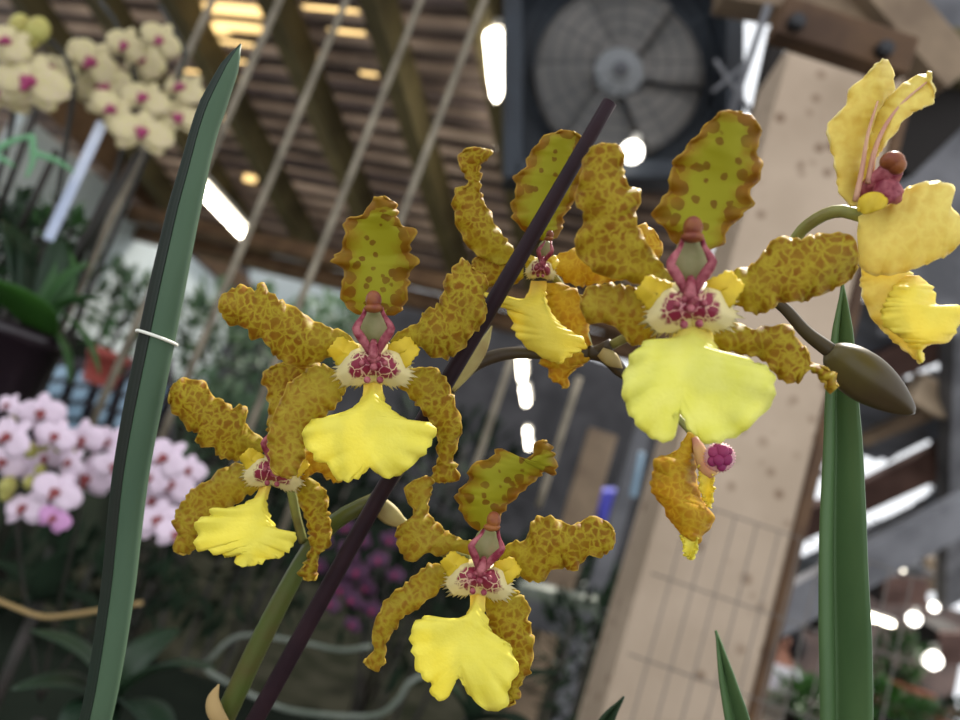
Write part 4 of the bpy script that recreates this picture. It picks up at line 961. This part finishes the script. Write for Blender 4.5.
for kd, (a_, b_, lb) in enumerate((((140, 150), (70, 275), 'black stake at the right of the white plant tag'), ((57, 150), (15, 240), 'dark grey stake left of the white plant tag'), ((36, 110), (-10, 235), 'dark stake at the extreme left under the cream flowers'),
                   ((118, 170), (40, 330), 'slim dark stake close beside the white plant tag, reaching the pot'))):
    ds = 1.02 + .03 * kd; b = MB(); b.tube([P(*a_, ds), P((a_[0] + b_[0]) / 2, (a_[1] + b_[1]) / 2, ds), P(*b_, ds)], .0048, 8); tag(b.build('stake', M['stem_dark']), lb, 'stake', 'dark stakes among the left plants')
gp = empty('grass_plant', P(-20, 160, .9), 'mint green strap leaves entering at the left edge under the cream orchids', 'plant')
for pts, w in (([(-20, 160), (10, 142), (34, 135)], 9), ([(32, 136), (33, 160), (26, 178)], 8), ([(30, 152), (55, 160), (74, 172)], 7), ([(-20, 150), (0, 158), (14, 166)], 8)):
    b = MB(); q = catmull([P(*p, .9) for p in pts], 10); b.tube(q, [w * .9 / FPX * .5 * (1 - .6 * (i / 10) ** 2) for i in range(11)], 8, True, .25); b.build('leaf', M['leaf_mint'], gp, origin=WORLD[gp.name])
rp_ = empty('hanging_plant', P(112, 372, 1.7), 'small dull red pot behind the tall cylindrical leaf', 'potted plant'); pot(rp_, P(112, 352, 1.7), .045, .034, .08, 'pot_red')
b = MB(); bush_mesh(b, P(112, 340, 1.7), (.07, .05, .03), 40, .06, .015, 3); b.build('foliage', M['leaf_mid'], rp_, origin=WORLD[rp_.name])
# rack behind the white flowers; pale slats stand for light through gaps
rk = empty('hanging_rack', P(85, 395, 1.9), 'dark rack with pale blue patches of light behind the white moth orchid', 'rack')
for i in range(5):
    b = MB()
    for j in range(4):
        cx, cy = 45 + i * 24, 372 + j * 17
        c = P(cx + (16 - j * 5), cy + i * 5, 1.9); b.box(c, R * .018, F * .004, (U * .95 + R * .33).normalized() * .016)
    b.build('slat', M['rack'], rk, smooth=False, origin=WORLD[rk.name])
b = MB(); b.box(P(95, 405, 1.93), R * .2, F * .006, U * .12); tag(b.build('backboard', M['pot_dark'], rk, smooth=False, origin=WORLD[rk.name]), 'dark backing')

# ------------------------------------------------------------------ bushes beyond
bush('shrub', 245, 350, 5.0, (85, 60), 520, 18, 9, 'leaf_grey', 'hazy grey-green shrub left behind the uppermost left flower', 'shrub', seed=21)
bush('shrub', 120, 300, 4.2, (70, 34), 300, 14, 8, 'leaf_grey', 'hazy shrub against the grey wall, left of the tall cylindrical leaf', 'shrub', seed=22)
bush('shrub', 215, 430, 3.6, (70, 50), 320, 18, 9, 'leaf_grey', 'dull blue-green shrub between the tall leaf and the far left flower', 'shrub', seed=23)
bush('shrub', 330, 330, 7.6, (40, 30), 200, 14, 8, 'leaf_grey', 'pale distant shrub just under the roof behind the uppermost left flower', 'shrub', seed=24)
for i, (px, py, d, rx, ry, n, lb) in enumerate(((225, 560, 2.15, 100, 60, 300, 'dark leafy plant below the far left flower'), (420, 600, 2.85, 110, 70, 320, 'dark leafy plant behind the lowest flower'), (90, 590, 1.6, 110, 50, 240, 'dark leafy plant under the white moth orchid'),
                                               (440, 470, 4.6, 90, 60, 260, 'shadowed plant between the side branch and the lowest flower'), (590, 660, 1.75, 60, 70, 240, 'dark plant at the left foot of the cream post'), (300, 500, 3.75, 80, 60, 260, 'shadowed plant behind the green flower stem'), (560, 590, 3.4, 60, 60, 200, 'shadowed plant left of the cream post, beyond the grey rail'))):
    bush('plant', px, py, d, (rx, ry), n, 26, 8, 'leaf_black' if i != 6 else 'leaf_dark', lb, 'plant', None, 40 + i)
def rosette(px, py, d, leaves, label, mat='leaf_dark'):
    o = empty('broad_leaf_plant', P(px, py, d), label, 'plant')
    for tx, ty, w, dd in leaves:
        b = MB(); blade_into(b, P(px, py, d), P(tx, ty, d + dd), w * d / FPX, .35, n=12); b.build('leaf', M[mat], o, solid=.0015, origin=WORLD[o.name])
rosette(110, 700, .75, [(30, 630, 50, -.02), (180, 628, 46, .05), (10, 690, 44, -.04), (215, 668, 44, .0), (60, 760, 50, -.08), (170, 760, 44, -.08)], 'broad dark green leaves in the bottom left corner')
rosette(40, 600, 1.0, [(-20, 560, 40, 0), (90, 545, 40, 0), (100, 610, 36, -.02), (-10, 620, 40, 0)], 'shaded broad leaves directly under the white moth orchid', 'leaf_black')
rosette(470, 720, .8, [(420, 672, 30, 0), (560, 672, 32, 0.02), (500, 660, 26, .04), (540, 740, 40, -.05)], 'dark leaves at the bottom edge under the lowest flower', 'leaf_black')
b = MB(); q = catmull([P(-10, 598, .9), P(12, 606, .9), P(40, 616, .9), P(70, 615, .89), (P(142, 603, .88))], 20); b.tube(q, .0028, 8); tag(b.build('dry_stalk', M['straw']), 'bent straw coloured stalk crossing the lower left behind the tall leaf', 'stalk')
b = MB(); q = catmull([P(p[0], p[1], 1.1) for p in ((205, 668), (215, 676), (262, 700), (300, 712), (372, 716), (398, 700), (410, 682), (440, 668))], 30); b.tube(q, .0042, 8); tag(b.build('hanging_wire_hoop', M['hoop']), 'pale curved wire hoop near the bottom, crossing the stems', 'wire hoop')
b = MB(); q = catmull([P(p[0], p[1], 1.25) for p in ((205, 664), (240, 636), (300, 642), (340, 650), (372, 646))], 20); b.tube(q, .004, 8); tag(b.build('hanging_wire_hoop', M['hoop']), 'upper greyish wire hoop behind the two flower stems', 'wire hoop')

bn = MB(); bn.box(Vector((-.45, 1.15, .965)), Vector((.75, 0, 0)), Vector((0, .62, 0)), Vector((0, 0, .015))); struct(bn.build('bench_top', M['wall_low'], smooth=False, bevel=.003))
for o in [o for o in COL.objects if o.parent is None and (o.name.startswith('broad_leaf') or o.name.startswith('moth_orchid'))]:
    c = WORLD[o.name]
    if .99 < c.z < 1.45 and c.y > .5:
        b = MB(); b.tube([Vector((c.x, c.y, .98)), Vector((c.x, c.y, (c.z + .98) / 2)), c], .008, 8); b.build('stem', M['stem_dark'], o, origin=c)
# ------------------------------------------------------------------ centre back
c = P(592, 486, 3.0); cb = beam('board', Vector((c.x, c.y, 0)), P(603, 432, 3.0), .115, .05, 'plank_cream'); tag(cb, 'short cream wooden board end left of the post, beyond the rods', 'board')
c = P(640, 440, 2.4); cb = beam('steel_bar', Vector((c.x, c.y, 0)), Vector((c.x, c.y, 1.95)), .05, .04, 'timber_grey'); tag(cb, 'grey upright bar just left of the cream post', 'bar')
c = P(636, 486, 2.2); cb = beam('hanging_bar', Vector((c.x, c.y, P(642, 500, 2.2).z)), P(642, 452, 2.2), .018, .02, 'rack'); tag(cb, 'short pale bluish bar at the left edge of the cream post', 'bar')
bx = MB(); bx.box(P(608, 508, 3.6), R * .05, F * .05, U * .09); bo = bx.build('hanging_crate', M['blue'], smooth=False, bevel=.01); tag(bo, 'small blurred violet-blue crate left of the cream post', 'crate')
cb = beam('rail', P(518, 588, 2.0), P(600, 606, 2.0), .035, .05, 'hoop'); tag(cb, 'grey-green rail ending at the left side of the cream post', 'rail')
cb = beam('hanging_board', P(520, 600, 2.1), P(600, 625, 2.1), .13, .01, 'timber_grey'); tag(cb, 'grey panel below the grey-green rail', 'panel')

# ------------------------------------------------------------------ right: lamps, shelves, plants, person
bg_ = 'far round lamps at lower right'
bulb(932, 660, 5.2, 8.5, 'largest round lamp at lower right, beside the right edge', bg_)
bulb(914, 619, 6.0, 6.0, 'middle sized round lamp right of the broad folded leaf', bg_)
bulb(934, 607, 7.0, 4.0, 'smallest round lamp at lower right, highest of three', bg_)
bulb(744, 591, 3.2, 5.0, 'small lamp beside the lower right edge of the cream post', None)
tube_light(P(868, 616, 5.5), P(892, 624, 5.7), .018, 'short tube light touching the right side of the broad folded leaf', None)
tube_light(P(901, 570, 5.5), P(905, 552, 5.6), .02, 'upright short tube light under the grey brace at right', None)
cb = beam('hanging_flag', P(757, 585, 3.4), P(772, 564, 3.4), .07, .012, 'sign_red'); tag(cb, 'small red and pink flag patch beside the cream post', 'flag')
sg2 = beam('hanging_card', P(760, 574, 3.3), P(768, 568, 3.3), .04, .012, 'shirt', None); tag(sg2, 'small white card on the red flag patch', 'card')
def at_z(px, py, z):
    v = ray(px, py); return (z - CAM.z) / v.z
# a plank bench and a shelf carry the pots
dl = ray(920, 705); 
sf = empty('shelf', P(905, 690, 4.6), 'dark brown shelf board at lower right under the green plants', 'shelf')
ZS = P(905, 690, 4.6).z
sl0 = Vector((P(868, 690, 4.6).x, P(905, 690, 4.6).y, ZS)); sl1 = Vector((sl0.x + 1.2, sl0.y, ZS))
sm = MB(); sm.box((sl0 + sl1) / 2 + UP * -.025, (sl1 - sl0) / 2, Vector((0, .3, 0)), UP * .025); sm.build('board', M['plank_brown'], sf, smooth=False, bevel=.004, origin=WORLD[sf.name])
for q in (.12, .88):
    c = sl0.lerp(sl1, q); sm = MB(); sm.box(Vector((c.x, c.y, (ZS - .05) / 2)), Vector((.03, 0, 0)), Vector((0, .25, 0)), UP * (ZS - .05) / 2); sm.build('leg', M['timber_dark'], sf, smooth=False, origin=WORLD[sf.name])
def potted(px, py, d, rpx, hpx, mat, label, fl_n, fl_r, leafmat, seed, lpx=14):
    k_ = d / FPX; c = P(px, py, d); o = empty('hanging_plant' if 'hanging' in label else 'potted_plant', c - UP * hpx * k_, label, 'potted plant')
    pot(o, c, rpx * k_, rpx * k_ * .75, hpx * k_, mat, hpx * k_ * .18)
    b = MB(); bush_mesh(b, c + UP * fl_r * k_ * .6, (fl_r * k_, fl_r * k_ * .7, fl_r * k_ * .6), fl_n, lpx * k_, lpx * .4 * k_, seed); b.build('foliage', M[leafmat], o, origin=WORLD[o.name]); return o
ZL = P(906, 707, 4.4).z
sm = MB(); sm.box(Vector((sl0.x + .5, sl0.y - .12, ZL - .02)), Vector((.58, 0, 0)), Vector((0, .22, 0)), UP * .02); sm.build('board', M['plank_brown'], sf, smooth=False, bevel=.004, origin=WORLD[sf.name])
ZB = 1.17; bc_ = P(860, 770, 3.9)
bnch = empty('plant_bench', Vector((bc_.x, bc_.y, 0)), 'low slatted bench at the bottom right, mostly hidden by pots', 'bench')
for q in range(6):
    sm = MB(); sm.box(Vector((bc_.x - .1, 2.1 + q * .3, ZB - .015)), Vector((1.35, 0, 0)), Vector((0, .13, 0)), UP * .015); sm.build('slat', M['bench'], bnch, smooth=False, origin=WORLD[bnch.name])
for sx_ in (-1.35, 1.15):
    for yy in (2.15, 3.25):
        sm = MB(); sm.box(Vector((bc_.x + sx_, yy, (ZB - .03) / 2)), Vector((.03, 0, 0)), Vector((0, .03, 0)), UP * (ZB - .03) / 2); sm.build('leg', M['timber_dark'], bnch, smooth=False, origin=WORLD[bnch.name])
def stand(px, py, hpx, z): return at_z(px, py + hpx * .945, z)
for z, px, py, rpx, hpx, mat, lb, fn, fr, lm_, sd_, lpx in (
    (ZS, 898, 671, 12, 15, 'pot_dark', 'bushy bright green plant on the dark shelf at lower right', 150, 30, 'leaf_mid', 60, 14),
    (ZL, 910, 686, 22, 20, 'pot_terra', 'wide terracotta pot right of the broad folded leaf, on the lower shelf board', 40, 8, 'leaf_mid', 61, 12),
    (ZL, 880, 682, 9, 15, 'pot_white', 'white pot right of the broad folded leaf', 30, 12, 'leaf_mid', 62, 12),
    (ZB, 950, 722, 14, 28, 'pot_terra', 'orange-brown pot in the bottom right corner', 60, 18, 'leaf_dark', 63, 14),
    (ZB, 884, 716, 14, 18, 'pot_dark', 'bright green plant at the bottom edge right of the broad folded leaf', 150, 24, 'leaf_bright', 64, 14),
    (ZB, 919, 723, 9, 20, 'pot_dark', 'green plant at the bottom edge beside the orange-brown corner pot', 90, 16, 'leaf_mid', 65, 14),
    (ZB, 800, 716, 16, 24, 'pot_dark', 'spiky grass-like plant at the bottom, in front of the person', 130, 26, 'leaf_mid', 66, 22),
    (ZB, 836, 712, 10, 20, 'pot_white', 'white pot just left of the broad folded leaf at the bottom', 30, 12, 'leaf_mid', 68, 12)):
    potted(px, py, stand(px, py, hpx, z), rpx, hpx, mat, lb, fn, fr, lm_, sd_, lpx)
potted(812, 618, 5.6, 10, 14, 'pot_dark', 'green hanging plant left of the broad folded leaf, above the person', 140, 22, 'leaf_mid', 67)
for px, py, w, h, lb in ((905, 590, 44, 30, 'brown crate right of the broad folded leaf, beneath the brace'), (940, 575, 30, 36, 'tan crate at the right edge beneath the brace'), (952, 648, 26, 34, 'brown crate behind the round lamps at the right edge')):
    d = {905: 7.2, 940: 8.0, 952: 6.9}[px]; b = MB(); c = P(px, py, d); o = empty('hanging_crate', c, lb, 'crate', 'crates under the far shed')
    k_ = d / FPX
    for q in range(4):
        sl = MB(); sl.box(c + U * (q - 1.5) * h / 4 * k_, R * w / 2 * k_, F * .02, U * h / 10 * k_); sl.build('slat', M['timber_brown'] if 'tan' not in lb else M['plank_cream'], o, smooth=False, origin=c)
    sl = MB(); sl.box(c + F * .2, R * w / 2 * k_, F * .18, U * h / 2 * k_); sl.build('body', M['timber_dark'], o, smooth=False, origin=c)

# person standing among the plants, turned to the left
def skin_chain(name, verts, edges, radii, mat, parent, root=0):
    me = D.meshes.new(name); O = WORLD[parent.name]; me.from_pydata([v - O for v in verts], edges, []); o = D.objects.new(name, me); COL.objects.link(o); o.parent = parent; WORLD[o.name] = O
    md = o.modifiers.new('skin', 'SKIN'); md.use_smooth_shade = True
    for i, r_ in enumerate(radii):
        sv = me.skin_vertices[0].data[i]; sv.radius = r_ if hasattr(r_, '__len__') else (r_, r_); sv.use_root = (i == root)
    s = o.modifiers.new('sub', 'SUBSURF'); s.levels = 2; s.render_levels = 2; me.materials.append(M[mat]); return o
hd = P(786, 644, 4.8); gx, gy = hd.x, hd.y; H = hd.z + .12
pe = empty('person', Vector((gx, gy, 0)), 'person with dark hair and a white shirt, standing among the plants', 'person')
fw = -px_; sdv = py_
def V(f, s, z): return Vector((gx, gy, 0)) + fw * f + sdv * s + UP * z
k_ = H / 1.7
body = [V(0, 0, .92 * k_), V(-.01, 0, 1.12 * k_), V(0, 0, 1.32 * k_), V(.01, 0, 1.42 * k_), V(.03, 0, 1.49 * k_), V(.04, 0, 1.56 * k_), V(.05, 0, 1.64 * k_),
        V(0, .09, .86 * k_), V(.02, .1, .48 * k_), V(-.02, .1, .08 * k_), V(.12, .1, .03), V(0, -.09, .86 * k_), V(.02, -.1, .48 * k_), V(-.02, -.1, .08 * k_), V(.12, -.1, .03),
        V(0, .18, 1.37 * k_), V(-.03, .22, 1.1 * k_), V(.1, .2, .92 * k_), V(.15, .19, .86 * k_), V(0, -.18, 1.37 * k_), V(-.03, -.22, 1.1 * k_), V(.1, -.2, .92 * k_), V(.15, -.19, .86 * k_)]
ed = [(0, 1), (1, 2), (2, 3), (3, 4), (4, 5), (5, 6), (0, 7), (7, 8), (8, 9), (9, 10), (0, 11), (11, 12), (12, 13), (13, 14), (2, 15), (15, 16), (16, 17), (17, 18), (2, 19), (19, 20), (20, 21), (21, 22)]
skin_chain('body', body, ed, [.12, .115, .13, .08, .055, .09, .085, .085, .06, .045, .035, .085, .06, .045, .035, .055, .045, .032, .028, .055, .045, .032, .028], 'skin', pe)
skin_chain('shirt', [V(0, 0, .88 * k_), V(-.01, 0, 1.12 * k_), V(0, 0, 1.32 * k_), V(.01, 0, 1.41 * k_), V(0, .19, 1.36 * k_), V(-.03, .225, 1.16 * k_), V(0, -.19, 1.36 * k_), V(-.03, -.225, 1.16 * k_)], [(0, 1), (1, 2), (2, 3), (2, 4), (4, 5), (2, 6), (6, 7)], [.145, .14, .155, .09, .075, .07, .075, .07], 'shirt', pe)
skin_chain('trousers', [V(0, 0, .9 * k_), V(0, .09, .84 * k_), V(.02, .1, .48 * k_), V(-.02, .1, .1 * k_), V(0, -.09, .84 * k_), V(.02, -.1, .48 * k_), V(-.02, -.1, .1 * k_)], [(0, 1), (1, 2), (2, 3), (0, 4), (4, 5), (5, 6)], [.13, .1, .075, .065, .1, .075, .065], 'trousers', pe)
b = MB(); b.ball(V(.015, 0, 1.63 * k_), (.105, .1, .115)); b.ball(V(-.05, 0, 1.57 * k_), (.07, .085, .1)); b.build('hair', M['hair'], pe, origin=WORLD[pe.name])
b = MB(); b.ball(V(.148, 0, 1.575 * k_), (.02, .014, .02), None, 8, 6); b.build('nose', M['skin'], pe, origin=WORLD[pe.name])
for s_ in (-1, 1):
    b = MB(); b.ball(V(.126, .035 * s_, 1.60 * k_), .011, None, 8, 6); b.build('eye', M['hair'], pe, origin=WORLD[pe.name])
    b = MB(); b.ball(V(.03, .088 * s_, 1.585 * k_), (.022, .01, .03), None, 8, 6); b.build('ear', M['skin'], pe, origin=WORLD[pe.name])
b = MB(); b.ball(V(.128, 0, 1.535 * k_), (.012, .026, .007), None, 8, 6); b.build('mouth', M['pot_red'], pe, origin=WORLD[pe.name])

# ------------------------------------------------------------------ world, sun, camera
w = D.worlds.new('sky'); bpy.context.scene.world = w; w.use_nodes = True
bg = w.node_tree.nodes['Background']; bg.inputs[0].default_value = (.93, .96, 1, 1); bg.inputs[1].default_value = 1.0
sl = D.lights.new('sun', 'SUN'); sl.energy = 5.0; sl.angle = .05; sl.color = (1, .92, .82); so = D.objects.new('sun', sl); COL.objects.link(so)
so.rotation_euler = Vector((-.25, -.55, -1)).to_track_quat('-Z', 'Y').to_euler()
cd = D.cameras.new('camera'); cam = D.objects.new('camera', cd); COL.objects.link(cam)
cam.matrix_world = Matrix(((R.x, U.x, -F.x, CAM.x), (R.y, U.y, -F.y, CAM.y), (R.z, U.z, -F.z, CAM.z), (0, 0, 0, 1)))
cd.sensor_width = 36; cd.lens = FPX / 960 * 36; cd.clip_start = .01; cd.clip_end = 200
cd.dof.use_dof = True; cd.dof.focus_distance = .252; cd.dof.aperture_fstop = 7.5
sc = bpy.context.scene; sc.camera = cam
sc.view_settings.view_transform = 'Standard'; sc.view_settings.look = 'None'; sc.view_settings.gamma = 1; sc.view_settings.exposure = .55
